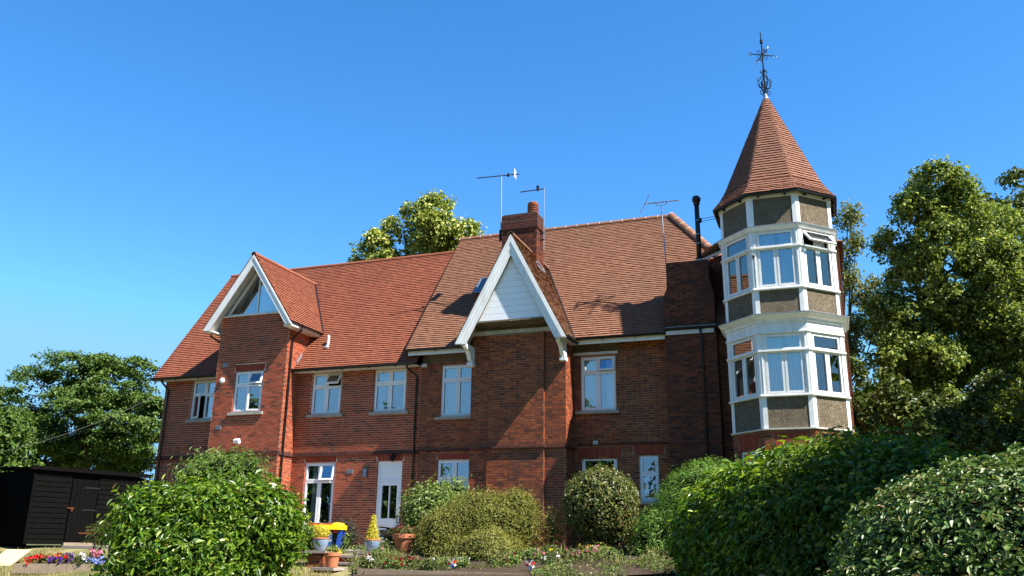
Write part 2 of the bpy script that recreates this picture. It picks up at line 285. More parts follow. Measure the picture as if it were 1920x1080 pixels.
# ------------------------------------------------------------------ house
GZ0 = -3.15
HOUSE = empty('brick_house', (5, 0, GZ0), 'long red brick house with tiled roofs, white gable and octagonal corner tower', 'house')
BW, BH, CO = .215, .059, .075
class Acc:
    def __init__(s): s.v = []; s.r = []
def brickgen(acc, fr, u0, u1, z0, z1, openings=(), bond='stretcher', seed=0, singles=None, taken=()):
    rng = np.random.default_rng(seed)
    for k in range(int(math.floor(z0/CO)), int(math.ceil(z1/CO))):
        za, zb = max(k*CO+.008, z0), min(k*CO+.067, z1)
        if zb-za < .02: continue
        blk = []; part = []
        for a, b, c, d in openings:
            lo, hi = max(za, c), min(zb, d)
            if hi > lo:
                blk.append((a, b))
                if hi-lo < .6*(zb-za): part.append((max(a, u0), min(b, u1), za, c) if c > za else (max(a, u0), min(b, u1), d, zb))
        blk.sort(); segs = []; cur = u0
        for a, b in blk:
            if a > cur: segs.append((cur, min(a, u1), za, zb))
            cur = max(cur, b)
        if cur < u1: segs.append((cur, u1, za, zb))
        segs += part
        if bond == 'stretcher': pat = [.225]; off = .1125*(k % 2)
        elif bond == 'flemish': pat = [.225, .1125]; off = .16875*(k % 2)
        else: pat = [.225] if k % 2 else [.1125]; off = .05625
        per = sum(pat); u = math.floor((u0-off)/per)*per+off-per; j = 0
        while u < u1:
            wv = pat[j % len(pat)]; j += 1; a, b = u+.007, u+wv-.007; u += wv
            for sa, sb, za, zb in segs:
                x0, x1 = max(a, sa), min(b, sb)
                if x1-x0 > .03:
                    if singles is not None and abs(x1-x0-(b-a)) < 1e-6 and zb-za > .058 and singles((x0+x1)/2, za):
                        SINGLE_BRICKS.append((fr.p((x0+x1)/2, za, 0), wv)); continue
                    n = rng.uniform(-.002, .003); acc.r.append(rng.random())
                    acc.v.append((fr.p(x0, za, n), fr.p(x1, za, n), fr.p(x1, zb, n), fr.p(x0, zb, n), fr.p(x0, za, -.014), fr.p(x1, za, -.014), fr.p(x1, zb, -.014), fr.p(x0, zb, -.014)))
def acc_build(acc, name, mat, parent):
    if not acc.v: return
    V = np.array(acc.v).reshape(-1, 8, 3)-OFF[parent.name]; n = len(V); b = (np.arange(n)*8)[:, None, None]
    F = (b+np.array([(0, 1, 2, 3), (0, 4, 5, 1), (1, 5, 6, 2), (2, 6, 7, 3), (3, 7, 4, 0)])[None]).reshape(-1, 4)
    return link(name, np_mesh(name, V.reshape(-1, 3), F, mat, np.repeat(acc.r, 5)), parent, kind='stuff')
def arch(acc, fr, u0, u1, z0, h, seed, splay=.05):
    rng = np.random.default_rng(seed); n = max(6, int(round((u1-u0)/.085)))
    for i in range(n):
        a0, a1 = u0+(u1-u0)*i/n+.004, u0+(u1-u0)*(i+1)/n-.004
        t0, t1 = (u0-splay)+(u1-u0+2*splay)*i/n+.004, (u0-splay)+(u1-u0+2*splay)*(i+1)/n-.004
        q = rng.uniform(0, .003); acc.r.append(rng.random())
        acc.v.append((fr.p(a0, z0, q), fr.p(a1, z0, q), fr.p(t1, z0+h, q), fr.p(t0, z0+h, q), fr.p(a0, z0, -.014), fr.p(a1, z0, -.014), fr.p(t1, z0+h, -.014), fr.p(t0, z0+h, -.014)))
SINGLE_BRICKS = []
def wall_part(name, fr, u0, u1, z0, z1, openings, mortar, mbrick, bond, seed, arches=(), singles=None, reveal=.13):
    mb = MB(); us = sorted({u0, u1, *[min(max(o[i], u0), u1) for o in openings for i in (0, 1)]}); zs = sorted({z0, z1, *[min(max(o[i], z0), z1) for o in openings for i in (2, 3)]})
    for a, b in zip(us, us[1:]):
        for c, d in zip(zs, zs[1:]):
            m, q = (a+b)/2, (c+d)/2
            if not any(o[0] < m < o[1] and o[2] < q < o[3] for o in openings): mb.quad(fr.p(a, c, -.009), fr.p(b, c, -.009), fr.p(b, d, -.009), fr.p(a, d, -.009))
    wp = mb.build(name, mortar, HOUSE)
    if openings:
        rv = MB()
        for a, b, c, d in openings:
            for q in (((a, c), (a, d)), ((b, c), (b, d)), ((a, d), (b, d)), ((a, c), (b, c))): rv.quad(fr.p(*q[0], -.009), fr.p(*q[1], -.009), fr.p(*q[1], -reveal-.2), fr.p(*q[0], -reveal-.2))
        rv.build('reveal', mbrick, wp)
    acc = Acc(); blocked = list(openings)
    for (a, b, z, h) in arches: blocked.append((a-.05, b+.05, z, z+h))
    brickgen(acc, fr, u0, u1, z0, z1, blocked, bond, seed, singles); acc_build(acc, 'brickwork', mbrick, wp)
    if arches:
        ac = Acc()
        for i, (a, b, z, h) in enumerate(arches): arch(ac, fr, a, b, z+.005, h-.01, seed*10+i)
        acc_build(ac, 'arch_bricks', M['brick_rubbed'], wp)
    return wp
X3, Y3 = (1, 0, 0), (0, 1, 0)
FW = Fr((0, 0, 0), X3, (0, -1, 0)); FB = Fr((0, -.824, 0), X3, (0, -1, 0)); FC = Fr((0, -.905, 0), X3, (0, -1, 0)); FBR = Fr((0, -1.005, 0), X3, (0, -1, 0))
# --- windows
def curtain(fr, u0, u1, z0, z1, n, mat, parent, waves=5, amp=.025):
    nu = max(8, waves*6); V = []; F = []
    for j, z in enumerate((z0, (z0+z1)/2, z1)):
        for i in range(nu+1):
            t = i/nu; V.append(fr.p(u0+(u1-u0)*t+.01*math.sin(j*2+i), z, n+amp*math.sin(t*waves*2*math.pi+.3*j)))
    for j in range(2):
        for i in range(nu): F.append((j*(nu+1)+i, j*(nu+1)+i+1, (j+1)*(nu+1)+i+1, (j+1)*(nu+1)+i))
    MB().add(V, F).build('curtain', mat, parent, smooth=True)
def window(fr, u0, u1, z0, z1, ztr=None, lower=2, upper=2, opens={}, curt=(), sill='stone', name='window', n0=-.12, fw=.06, mat='upvc', bars=0, parent=None):
    """fr-local window; opens {(row,col):(hinge,degrees)}; curt: list of (a,b) fractions"""
    mb = MB(); nf = n0+.07
    mb.lbox(fr, u0, u0+fw, z0, z1, n0, nf); mb.lbox(fr, u1-fw, u1, z0, z1, n0, nf); mb.lbox(fr, u0+fw, u1-fw, z0, z0+fw, n0, nf); mb.lbox(fr, u0+fw, u1-fw, z1-fw, z1, n0, nf)
    rows = [(z0+fw, z1-fw, lower)] if ztr is None else [(z0+fw, ztr-.03, lower), (ztr+.03, z1-fw, upper)]
    if ztr is not None: mb.lbox(fr, u0+fw, u1-fw, ztr-.03, ztr+.03, n0, nf)
    cells = []
    for ri, (a, b, nc) in enumerate(rows):
        W = (u1-u0-2*fw-(nc-1)*.06)/nc
        for c in range(nc):
            x = u0+fw+c*(W+.06); cells.append((ri, c, x, x+W, a, b))
            if c: mb.lbox(fr, x-.06, x, a, b, n0, nf)
    win = mb.build(name, M[mat], parent or HOUSE)
    for ri, c, x0, x1, a, b in cells:
        sw = .038; sb = MB(); e = .004
        sb.lbox(fr, x0-.012, x0+sw, a-.012, b+.012, nf-.03, nf+.018); sb.lbox(fr, x1-sw, x1+.012, a-.012, b+.012, nf-.03, nf+.018); sb.lbox(fr, x0+sw, x1-sw, a-.012, a+sw, nf-.03, nf+.018); sb.lbox(fr, x0+sw, x1-sw, b-sw, b+.012, nf-.03, nf+.018)
        for k in range(bars): zz = a+(b-a)*(k+1)/(bars+1); sb.lbox(fr, x0+sw, x1-sw, zz-.008, zz+.008, nf-.018, nf-.006)
        pb = MB(); pb.lbox(fr, x0+sw-.002, x1-sw+.002, a+sw-.002, b-sw+.002, nf-.026, nf-.020)
        if (ri, c) in opens:
            h, dg = opens[(ri, c)]
            if h == 'top': piv, ax = fr.p(x0, b, nf), fr.U
            elif h == 'left': piv, ax = fr.p(x0, a, nf), np.array([0, 0, 1.0])
            else: piv, ax = fr.p(x1, a, nf), np.array([0, 0, 1.0])
            t = Matrix.Rotation(math.radians(dg), 3, Vector(ax)) @ Vector(fr.p((x0+x1)/2, a, nf)-piv) if h == 'top' else Matrix.Rotation(math.radians(dg), 3, Vector(ax)) @ Vector(fr.p((x0+x1)/2, a, nf)-piv)
            sg = 1 if np.dot(np.array(t), fr.N) > np.dot(fr.p((x0+x1)/2, a, nf)-piv, fr.N) else -1
            sb.rot(0, piv, ax, sg*math.radians(dg)); pb.rot(0, piv, ax, sg*math.radians(dg))
        sb.build('sash', M[mat], win); pb.build('pane', M['glass'], win)
    for q in curt:
        a, b = q[0], q[1]; m = q[2] if len(q) > 2 else 'curtain'; lo = q[3] if len(q) > 3 else 0.0
        curtain(fr, u0+fw+(u1-u0-2*fw)*a, u0+fw+(u1-u0-2*fw)*b, z0+.02+(z1-z0)*lo, z1-.05, n0-.09, M[m], win, waves=max(2, int((b-a)*10)))
    if sill == 'stone': MB().lbox(fr, u0-.12, u1+.12, z0-.10, z0-.004, n0-.02, .07).build('sill', M['stone_sill'], win)
    elif sill == 'old': MB().lbox(fr, u0-.16, u1+.1, z0-.09, z0-.004, n0-.02, .09).build('sill', M['stone_sill'], win)
    return win
# --- walls of the lower wing (plain stretcher bond)
W_OP = [(-4.25, -3.08, 1.317, 2.758), (.819, 1.986, 1.317, 2.758), (3.243, 4.446, 1.317, 2.758), (.79, 1.959, -2.35, -.30), (3.552, 4.445, -3.02, -.30), (-4.25, -3.08, -1.85, -.30)]
wing = wall_part('wing_wall', FW, -5.5, 5.003, GZ0, 2.80, W_OP, M['mortar_wing'], M['brick_wing'], 'stretcher', 1, arches=[(.79, 1.959, -.295, .21), (3.552, 4.445, -.295, .21), (-4.25, -3.08, -.295, .21)])
B_OP = [(-1.796, -.622, 1.377, 2.801), (-1.796, -.622, -1.75, -.28)]
bay = wall_part('bay_wall', FB, -2.617, .256, GZ0, 4.80, B_OP, M['mortar_wing'], M['brick_wing'], 'stretcher', 2, arches=[(-1.796, -.622, 2.806, .24), (-1.796, -.622, -.275, .2)])
wall_part('bay_side_wall', Fr((.256, -.824, 0), Y3, X3), 0, 1.75, GZ0, 4.40, [], M['mortar_wing'], M['brick_wing'], 'stretcher', 3)
wall_part('bay_side_wall', Fr((-2.617, -.824, 0), Y3, (-1, 0, 0)), 0, 1.75, GZ0, 4.40, [], M['mortar_wing'], M['brick_wing'], 'stretcher', 4)
# string course of the wing: dark headers, slightly proud
def string_course(name, fr, u0, u1, z0, z1, n1, mat, pitch=.075, parent=None):
    wp = MB().lbox(fr, u0, u1, z0, z1, -.02, n1-.012).build(name, M['brick_dark'], HOUSE); acc = Acc(); rng = np.random.default_rng(5); u = u0
    while u < u1-.02:
        b = min(u+pitch-.006, u1); q = n1+rng.uniform(-.002, .002); acc.r.append(rng.random())
        acc.v.append((fr.p(u, z0+.003, q), fr.p(b, z0+.003, q), fr.p(b, z1-.003, q), fr.p(u, z1-.003, q), fr.p(u, z0+.003, q-.014), fr.p(b, z0+.003, q-.014), fr.p(b, z1-.003, q-.014), fr.p(u, z1-.003, q-.014))); u += pitch
    acc_build(acc, 'brickwork', mat, wp)
    MB().lbox(fr, u0, u1, z0-.035, z0-.002, -.02, n1+.018).build('drip_edge', M['brick_dark'], wp)
string_course('string_course', FW, -5.5, -2.62, -.055, .045, .03, M['brick_dark']); string_course('string_course', FW, .262, 5.003, -.055, .045, .03, M['brick_dark'])
string_course('string_course', FB, -2.617, .256, -.055, .045, .03, M['brick_dark']); string_course('string_course', Fr((.256, -.824, 0), Y3, X3), .002, .79, -.055, .045, .03, M['brick_dark'])
# --- main block (Flemish bond)
M_OP = [(5.72, 6.90, 1.066, 2.755), (5.69, 6.87, -1.95, -.295), (10.435, 11.53, 1.07, 2.755), (10.44, 11.52, -1.9, -.316), (12.183, 12.745, -1.6, -.265)]
wall_part('main_wall', FW, 5.012, 15.6, GZ0, 3.25, M_OP, M['mortar_main'], M['brick_main'], 'flemish', 11, arches=[(5.69, 6.87, -.29, .2), (10.3, 11.65, -.31, .30), (12.05, 12.9, -.26, .30)])
def pick(u, z): return len(SINGLE_BRICKS) < 300 and z > -.9
wall_part('gable_wall', FC, 7.155, 10.218, GZ0, 3.60, [], M['mortar_main'], M['brick_main'], 'flemish', 12)
wall_part('chimney_breast', FBR, 7.76, 9.56, GZ0, 3.40, [], M['mortar_main'], M['brick_main'], 'flemish', 13, singles=lambda u, z: z > -1.3 and z < 1.6 and len(SINGLE_BRICKS) < 300)
wall_part('chimney_breast_side', Fr((9.56, -1.005, 0), Y3, X3), 0, .10, GZ0, 3.40, [], M['mortar_main'], M['brick_main'], 'flemish', 14)
wall_part('chimney_breast_side', Fr((7.76, -1.005, 0), Y3, (-1, 0, 0)), 0, .10, GZ0, 3.40, [], M['mortar_main'], M['brick_main'], 'flemish', 15)
wall_part('gable_side_wall', Fr((10.218, -.905, 0), Y3, X3), 0, .905, GZ0, 3.30, [], M['mortar_main'], M['brick_main'], 'flemish', 16)
wall_part('gable_side_wall', Fr((7.155, -.905, 0), Y3, (-1, 0, 0)), 0, .905, GZ0, 3.30, [], M['mortar_main'], M['brick_main'], 'flemish', 17)
def band(fr, u0, u1, z0, z1, n1): return MB().lbox(fr, u0, u1, z0, z1, -.02, n1)
band(FW, 5.012, 7.15, -.02, .05, .05).build('string_course', M['brick_dark'], HOUSE)
band(FC, 7.155, 7.76, -.10, -.045, .06).build('string_course', M['brick_dark'], HOUSE); band(FC, 9.56, 10.218, -.10, -.045, .06).build('string_course', M['brick_dark'], HOUSE)
band(FBR, 7.70, 9.62, -.101, -.046, .07).build('string_course', M['brick_dark'], HOUSE)
band(Fr((10.218, -.905, 0), Y3, X3), -.06, .9, -.102, -.047, .06).build('string_course', M['brick_dark'], HOUSE)
band(FW, 10.3, 13.15, .045, .085, .045).build('string_course', M['brick_dark'], HOUSE)
# individual bricks of the chimney breast
BR = [o for o in HOUSE.children if o.name == 'chimney_breast'][0]
bm_ = {}
for L in (.225, .1125):
    h = L/2-.007
    bm_[L] = np_mesh('brick', np.array([(-h, 0, 0), (h, 0, 0), (h, 0, BH), (-h, 0, BH), (-h, .014, 0), (h, .014, 0), (h, .014, BH), (-h, .014, BH)]), np.array([(0, 1, 2, 3), (0, 4, 5, 1), (1, 5, 6, 2), (2, 6, 7, 3), (3, 7, 4, 0)]), M['brick_main'])
for p, L in SINGLE_BRICKS:
    o = bpy.data.objects.new('brick', bm_[L]); COL.objects.link(o); o.parent = BR; q = p-OFF[HOUSE.name]; o.location = (q[0], q[1]+random.uniform(-.003, .002), q[2])
# pebbledash strips under the main eaves
MB().lbox(FW, 5.06, 7.14, 2.86, 3.24, -.01, .012).build('pebbledash_panel', M['pebbledash'], HOUSE)
MB().lbox(FW, 10.225, 11.62, 2.92, 3.24, -.01, .012).build('pebbledash_panel', M['pebbledash'], HOUSE)
MB().lbox(FW, 10.225, 11.62, 2.80, 2.88, -.01, .07).build('window_hood', M['old_white'], HOUSE)
# --- windows
window(FW, -4.25, -3.08, 1.317, 2.758, 2.22, curt=[], opens={(0, 0): ('left', 28)})
window(FW, .819, 1.986, 1.317, 2.758, 2.27, curt=[(.02, .42)], opens={(1, 1): ('top', 32)})
window(FW, 3.243, 4.446, 1.317, 2.758, 2.27, curt=[(.03, .25), (.03, .97, 'curtain', .72)])
window(FB, -1.796, -.622, 1.377, 2.801, 2.32, curt=[], opens={(1, 1): ('top', 16), (0, 1): ('right', 7)})
window(FW, .79, 1.959, -2.35, -.30, -.90, curt=[(.15, .5), (.8, 1)], opens={(1, 1): ('top', 12)})
window(FW, -4.25, -3.08, -1.85, -.30, -.85, curt=[(0, .3)])
window(FB, -1.796, -.622, -1.75, -.28, -.85, curt=[(0, .3)])
window(FW, 5.72, 6.90, 1.066, 2.755, 2.26, curt=[(0, .48)], sill='old')
window(FW, 5.69, 6.87, -1.95, -.295, -.90, curt=[], sill='old')
window(FW, 10.435, 11.53, 1.07, 2.755, 2.27, curt=[(.02, .45), (.72, .98)], opens={(1, 1): ('top', 14)}, sill='old')
window(FW, 10.44, 11.52, -1.9, -.316, None, lower=1, curt=[], sill='old')
lw = window(FW, 12.183, 12.745, -1.6, -.265, -.82, lower=1, upper=1, sill='old')
lb = MB()   # diamond leading
ua, ub, za, zb = 12.183+.1, 12.745-.1, -.79+.04, -.265-.1
for i in range(-6, 14):
    for s in (1, -1):
        pts = []
        for t in np.linspace(-2, 2, 401):
            u = ua+i*.09+t; z = za+s*t*1.25+(0 if s > 0 else .5)
            if ua <= u <= ub and za <= z <= zb: pts.append((u, z))
        if len(pts) > 4: lb.tube([FW.p(*pts[0], -.068), FW.p(*pts[-1], -.068)], .004, 4)
lb.build('leading', M['lead'], lw)
# front door with over-panel
dm = MB(); a, b = 3.552, 4.445
dm.lbox(FW, a, a+.07, -3.02, -.30, -.12, -.04); dm.lbox(FW, b-.07, b, -3.02, -.30, -.12, -.04); dm.lbox(FW, a+.07, b-.07, -.36, -.30, -.12, -.04); dm.lbox(FW, a+.07, b-.07, -.96, -.88, -.12, -.04)
door = dm.build('door', M['upvc'], HOUSE)
MB().lbox(FW, a+.07, b-.07, -.88, -.36, -.11, -.06).build('over_panel', M['upvc'], door)
dl = MB(); x0, x1 = a+.075, b-.075
dl.lbox(FW, x0, x0+.10, -3.0, -.965, -.11, -.05); dl.lbox(FW, x1-.10, x1, -3.0, -.965, -.11, -.05); dl.lbox(FW, x0+.10, x1-.10, -1.07, -.965, -.11, -.05); dl.lbox(FW, x0+.10, x1-.10, -2.27, -2.10, -.11, -.05); dl.lbox(FW, x0+.10, x1-.10, -3.0, -2.86, -.11, -.05); dl.lbox(FW, 3.98, 4.02, -2.10, -1.07, -.11, -.05)
dl.build('door_leaf', M['upvc'], door)
MB().lbox(FW, x0+.10, x1-.10, -2.86, -2.27, -.10, -.075).lbox(FW, x0+.15, 3.98, -2.80, -2.33, -.074, -.062).lbox(FW, 4.02, x1-.15, -2.80, -2.33, -.074, -.062).build('lower_panel', M['upvc'], door)
for u0, u1 in ((x0+.10, 3.98), (4.02, x1-.10)): MB().lbox(FW, u0, u1, -2.10, -1.07, -.09, -.084).build('pane', M['glass'], door)
MB().lbox(FW, x1-.075, x1-.045, -2.25, -2.03, -.05, -.035).tube([FW.p(x1-.06, -2.12, -.03), FW.p(x1-.06, -2.12, .01), FW.p(x1-.17, -2.12, .01)], .01, 6).build('handle', M['galv'], door)
for z in (-1.3, -2.6): MB().lbox(FW, x1+.0, x1+.02, z-.05, z+.05, -.05, -.03).build('hinge', M['upvc'], door)
# inner partitions keep rooms dark
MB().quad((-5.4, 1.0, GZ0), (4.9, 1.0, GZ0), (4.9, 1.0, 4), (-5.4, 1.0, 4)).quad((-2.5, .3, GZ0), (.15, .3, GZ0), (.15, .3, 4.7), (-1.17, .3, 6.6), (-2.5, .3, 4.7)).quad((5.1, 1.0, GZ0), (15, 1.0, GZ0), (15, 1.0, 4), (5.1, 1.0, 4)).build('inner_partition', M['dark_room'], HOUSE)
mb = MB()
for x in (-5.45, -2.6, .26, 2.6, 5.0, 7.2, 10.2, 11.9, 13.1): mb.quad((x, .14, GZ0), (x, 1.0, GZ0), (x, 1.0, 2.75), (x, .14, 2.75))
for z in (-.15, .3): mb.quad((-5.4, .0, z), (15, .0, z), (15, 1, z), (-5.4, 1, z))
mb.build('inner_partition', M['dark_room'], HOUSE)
# rear and end walls
eb = MB()
eb.quad((-5.5, -.0, GZ0), (-5.5, 6.8, GZ0), (-5.5, 6.8, 2.85), (-5.5, 3.4, 7.7), (-5.5, .05, 3.0)).quad((-5.5, 6.8, GZ0), (5, 6.8, GZ0), (5, 6.8, 3.0), (-5.5, 6.8, 3.0))
eb.quad((5.0, .05, 2.7), (5.0, 7.6, 2.7), (5.0, 7.6, 3.5), (5.0, 3.73, 8.35), (5.0, .05, 3.75)).quad((5, 7.6, GZ0), (17, 7.6, GZ0), (17, 7.6, 3.6), (5, 7.6, 3.6))
eb.build('rear_wall', M['brick_far'], HOUSE)
# ------------------------------------------------------------------ roofs
class TAcc:
    def __init__(s): s.v = []; s.r = []; s.single = []
def tilegen(acc, O, U, V, poly, gauge=.108, tw=.167, seed=0, singles=None, h1=.048, h0=.012):
    rng = np.random.default_rng(seed); O, U, V = (np.array(q, float) for q in (O, U, V)); Nn = np.cross(U, V); Nn /= np.linalg.norm(Nn)
    vs = [p[1] for p in poly]; v0, v1 = min(vs), max(vs); nr = int(math.ceil((v1-v0)/gauge))
    for i in range(nr):
        v = v0+i*gauge; vm = min(v+gauge*.5, v1-.001); xs = []
        for (a, b), (c, d) in zip(poly, poly[1:]+poly[:1]):
            if (b <= vm) != (d <= vm): xs.append(a+(vm-b)/(d-b)*(c-a))
        xs.sort()
        for s, e in zip(xs[::2], xs[1::2]):
            u = math.floor(s/tw)*tw-(tw/2 if i % 2 else 0)
            while u < e:
                a, b = max(u+.0015, s), min(u+tw-.0015, e); full = (b-a) > tw-.004; u += tw
                if b-a < .02: continue
                ve = min(v+gauge+.03, v1+.02); t1 = h1+rng.normal(0, .0025); k = rng.normal(0, .002); jv = rng.normal(0, .003)
                if singles is not None and full and ve-v > gauge+.028 and singles((a+b)/2, v): acc.single.append((O+U*((a+b)/2)+V*v, U, V, Nn)); continue
                f = lambda uu, vv, hh: O+U*uu+V*vv+Nn*hh
                acc.v.append((f(a, v+jv, t1-k), f(b, v+jv, t1+k), f(b, ve, h0), f(a, ve, h0), f(a, v+jv, t1-.018-k), f(b, v+jv, t1-.018+k), f(b, ve, h0-.012), f(a, ve, h0-.012))); acc.r.append(rng.random())
def tiles_build(acc, name, mat, parent):
    V = np.array(acc.v).reshape(-1, 8, 3)-OFF[parent.name]; n = len(V); b = (np.arange(n)*8)[:, None, None]
    F = (b+np.array([(0, 1, 2, 3), (0, 4, 5, 1), (1, 5, 6, 2), (3, 7, 4, 0)])[None]).reshape(-1, 4)
    return link(name, np_mesh(name, V.reshape(-1, 3), F, mat, np.repeat(acc.r, 4)), parent, kind='stuff')
def deck(name, polys, mat='black_timber', dn=-.004):
    mb = MB()
    for p in polys: mb.quad(*p)
    return mb.build(name, M[mat], HOUSE)
def unit(v): v = np.array(v, float); return v/np.linalg.norm(v)
# wing roof
yeL, zeL, yrL, zrL = -.35, 2.855, 3.398, 7.914
VL = unit((0, yrL-yeL, zrL-zeL)); LL = math.hypot(yrL-yeL, zrL-zeL)
wr = deck('wing_roof', [((-5.79, yeL, zeL), (4.98, yeL, zeL), (4.98, yrL, zrL), (-5.79, yrL, zrL)), ((-5.79, 2*yrL-yeL, zeL), (4.98, 2*yrL-yeL, zeL), (4.98, yrL, zrL), (-5.79, yrL, zrL))], 'tile_wing')
acc = TAcc(); tilegen(acc, (0, yeL, zeL), X3, VL, [(-5.803, -.03), (4.98, -.03), (4.98, LL), (-5.803, LL)], seed=21); tiles_build(acc, 'tiles', M['tile_wing'], wr)
# main roof with hipped end
yeM, zeM, yrM, zrM, xmv, xrM = -.45, 3.269, 3.729, 8.538, 4.62, 12.787
VM = unit((0, yrM-yeM, zrM-zeM)); LM = math.hypot(yrM-yeM, zrM-zeM); HX = xrM+(yrM-yeM)
mr = deck('main_roof', [((xmv+.01, yeM, zeM), (HX, yeM, zeM), (xrM, yrM, zrM), (xmv+.01, yrM, zrM)), ((xmv+.01, 2*yrM-yeM, zeM), (HX, 2*yrM-yeM, zeM), (xrM, yrM, zrM), (xmv+.01, yrM, zrM)), ((HX, yeM, zeM), (HX, 2*yrM-yeM, zeM), (xrM, yrM, zrM))], 'tile_main')
acc = TAcc(); tilegen(acc, (0, yeM, zeM), X3, VM, [(xmv, -.03), (15.3, -.03), (15.3, (HX-15.3)/(HX-xrM)*LM), (xrM, LM), (xmv, LM)], seed=22)
tilegen(acc, (HX, 0, zeM), Y3, unit((xrM-HX, 0, zrM-zeM)), [(2.0, 2.9), (2*yrM-1.8, 2.9), (yrM, LM)], seed=23)
tiles_build(acc, 'tiles', M['tile_main'], mr)
MB().prism([(xmv-.02, yeM-.02, zeM-.06), (xmv-.02, yrM, zrM-.06), (xmv-.02, yrM, zrM+.035), (xmv-.02, yeM-.02, zeM+.035)], (.05, 0, 0)).build('verge', M['brick_dark'], mr)
MB().prism([(-5.81, yeL-.02, zeL-.05), (-5.81, yrL, zrL-.05), (-5.81, yrL, zrL+.03), (-5.81, yeL-.02, zeL+.03)], (.05, 0, 0)).build('verge', M['brick_dark'], wr)
MB().prism([(-5.75, yeL-.0, zeL-.25), (-5.75, yrL, zrL-.25), (-5.75, yrL, zrL-.05), (-5.75, yeL, zeL-.05)], (.04, 0, 0)).build('barge_board', M['old_white'], wr)
# gabled roofs running back into the main slopes
def gable_roof(name, xc, half, zr, tan, yf, ye0, ze0, k, mat, seed):
    """k: dY/dz of the slope it runs into"""
    L = half*math.hypot(1, tan); c, s = 1/math.hypot(1, tan), tan/math.hypot(1, tan); ze = zr-half*tan
    yb = lambda z: ye0+(z-ze0)*k
    dk = deck(name, [((xc+half, yf, ze), (xc+half, yb(ze), ze), (xc, yb(zr), zr), (xc, yf, zr)), ((xc-half, yf, ze), (xc-half, yb(ze), ze), (xc, yb(zr), zr), (xc, yf, zr))], mat)
    acc = TAcc()
    tilegen(acc, (xc+half, 0, ze), Y3, (-c, 0, s), [(yf, -.02), (yb(ze)+.02, -.02), (yb(zr)+.02, L), (yf, L)], seed=seed)
    tilegen(acc, (xc-half, 0, ze), (0, -1, 0), (c, 0, s), [(-yf, -.02), (-yb(ze)-.02, -.02), (-yb(zr)-.02, L), (-yf, L)], seed=seed+1)
    tiles_build(acc, 'tiles', M[mat], dk)
    for sg in (1, -1):   # dark valley gutters
        MB().tube([(xc+sg*(half+.01), yb(ze)-.05, ze+.05), (xc+sg*.02, yb(zr)-.05, zr+.06)], .035, 6).build('valley_gutter', M['lead'] if sg < 0 else M['black_pipe'], dk)
    return dk
XD, ZD, TD = -1.17, 6.93, 1.443
dr = gable_roof('dormer_roof', XD, 1.78, ZD, TD, -1.31, yeL, zeL, (yrL-yeL)/(zrL-zeL), 'tile_wing', 31)
XG, ZG, TG = 8.687, 6.435, 1.914
gr = gable_roof('gable_roof', XG, 1.74, ZG, TG, -1.70, yeM, zeM, (yrM-yeM)/(zrM-zeM), 'tile_gable', 33)
# ridge tiles, one object each
def half_round(L, r, n=9, t=.018):
    V = []
    for x in (0, L):
        for rr in (r, r-t):
            for k in range(n): a = math.pi*k/(n-1)*1.1-.05*math.pi; V.append((x, rr*math.cos(a), rr*math.sin(a)))
    F = []
    for k in range(n-1): F += [(k, k+1, 2*n+k+1, 2*n+k), (k, n+k, n+k+1, k+1), (2*n+k, 2*n+k+1, 3*n+k+1, 3*n+k)]
    return np.array(V), np.array(F)
def ridge_row(parent, a, b, mat, r=.11, L=.42, lift=-.02, joint=None):
    a, b = np.array(a, float), np.array(b, float); D = b-a; n = max(1, int(round(np.linalg.norm(D)/L))); Ls = np.linalg.norm(D)/n
    V, F = half_round(Ls-.012, r); me = np_mesh('ridge_tile', V, F, M[mat], smooth=False); d = unit(D); sx = unit(np.cross((0, 0, 1), d)); up = np.cross(d, sx)
    R = Matrix(((d[0], sx[0], up[0]), (d[1], sx[1], up[1]), (d[2], sx[2], up[2])))
    for i in range(n):
        o = bpy.data.objects.new('ridge_tile', me); COL.objects.link(o); o.parent = parent
        p = a+D*i/n+up*(lift+random.uniform(-.004, .004))-OFF[parent.name]; o.matrix_local = Matrix.Translation(tuple(p)) @ R.to_4x4()
    if joint:
        for i in range(n+1):
            jb = MB()
            p = a+D*i/n+up*lift; ring = [p+d*e+(sx*math.cos(t)+up*math.sin(t))*(r+.004) for e in (-.012, .012) for t in np.linspace(0, math.pi, 8)]
            jb.add(ring, [(k, k+1, 8+k+1, 8+k) for k in range(7)]).build('mortar_joint', M[joint], parent)
ridge_row(wr, (-5.81, yrL, zrL), (4.98, yrL, zrL), 'tile_wing', r=.10)
ridge_row(mr, (xmv-.02, yrM, zrM), (xrM, yrM, zrM), 'tile_main', joint='mortar_wing')
ridge_row(mr, (xrM+.05, yrM-.05, zrM-.0), (xrM+1.9, yrM-1.9, zrM-1.9*1.2607), 'tile_main', r=.15, joint='mortar_wing')
ridge_row(dr, (XD, -1.33, ZD), (XD, 2.75, ZD), 'tile_wing', r=.10, joint=None)
ridge_row(gr, (XG, -1.72, ZG), (XG, 2.1, ZG), 'tile_gable', r=.10)
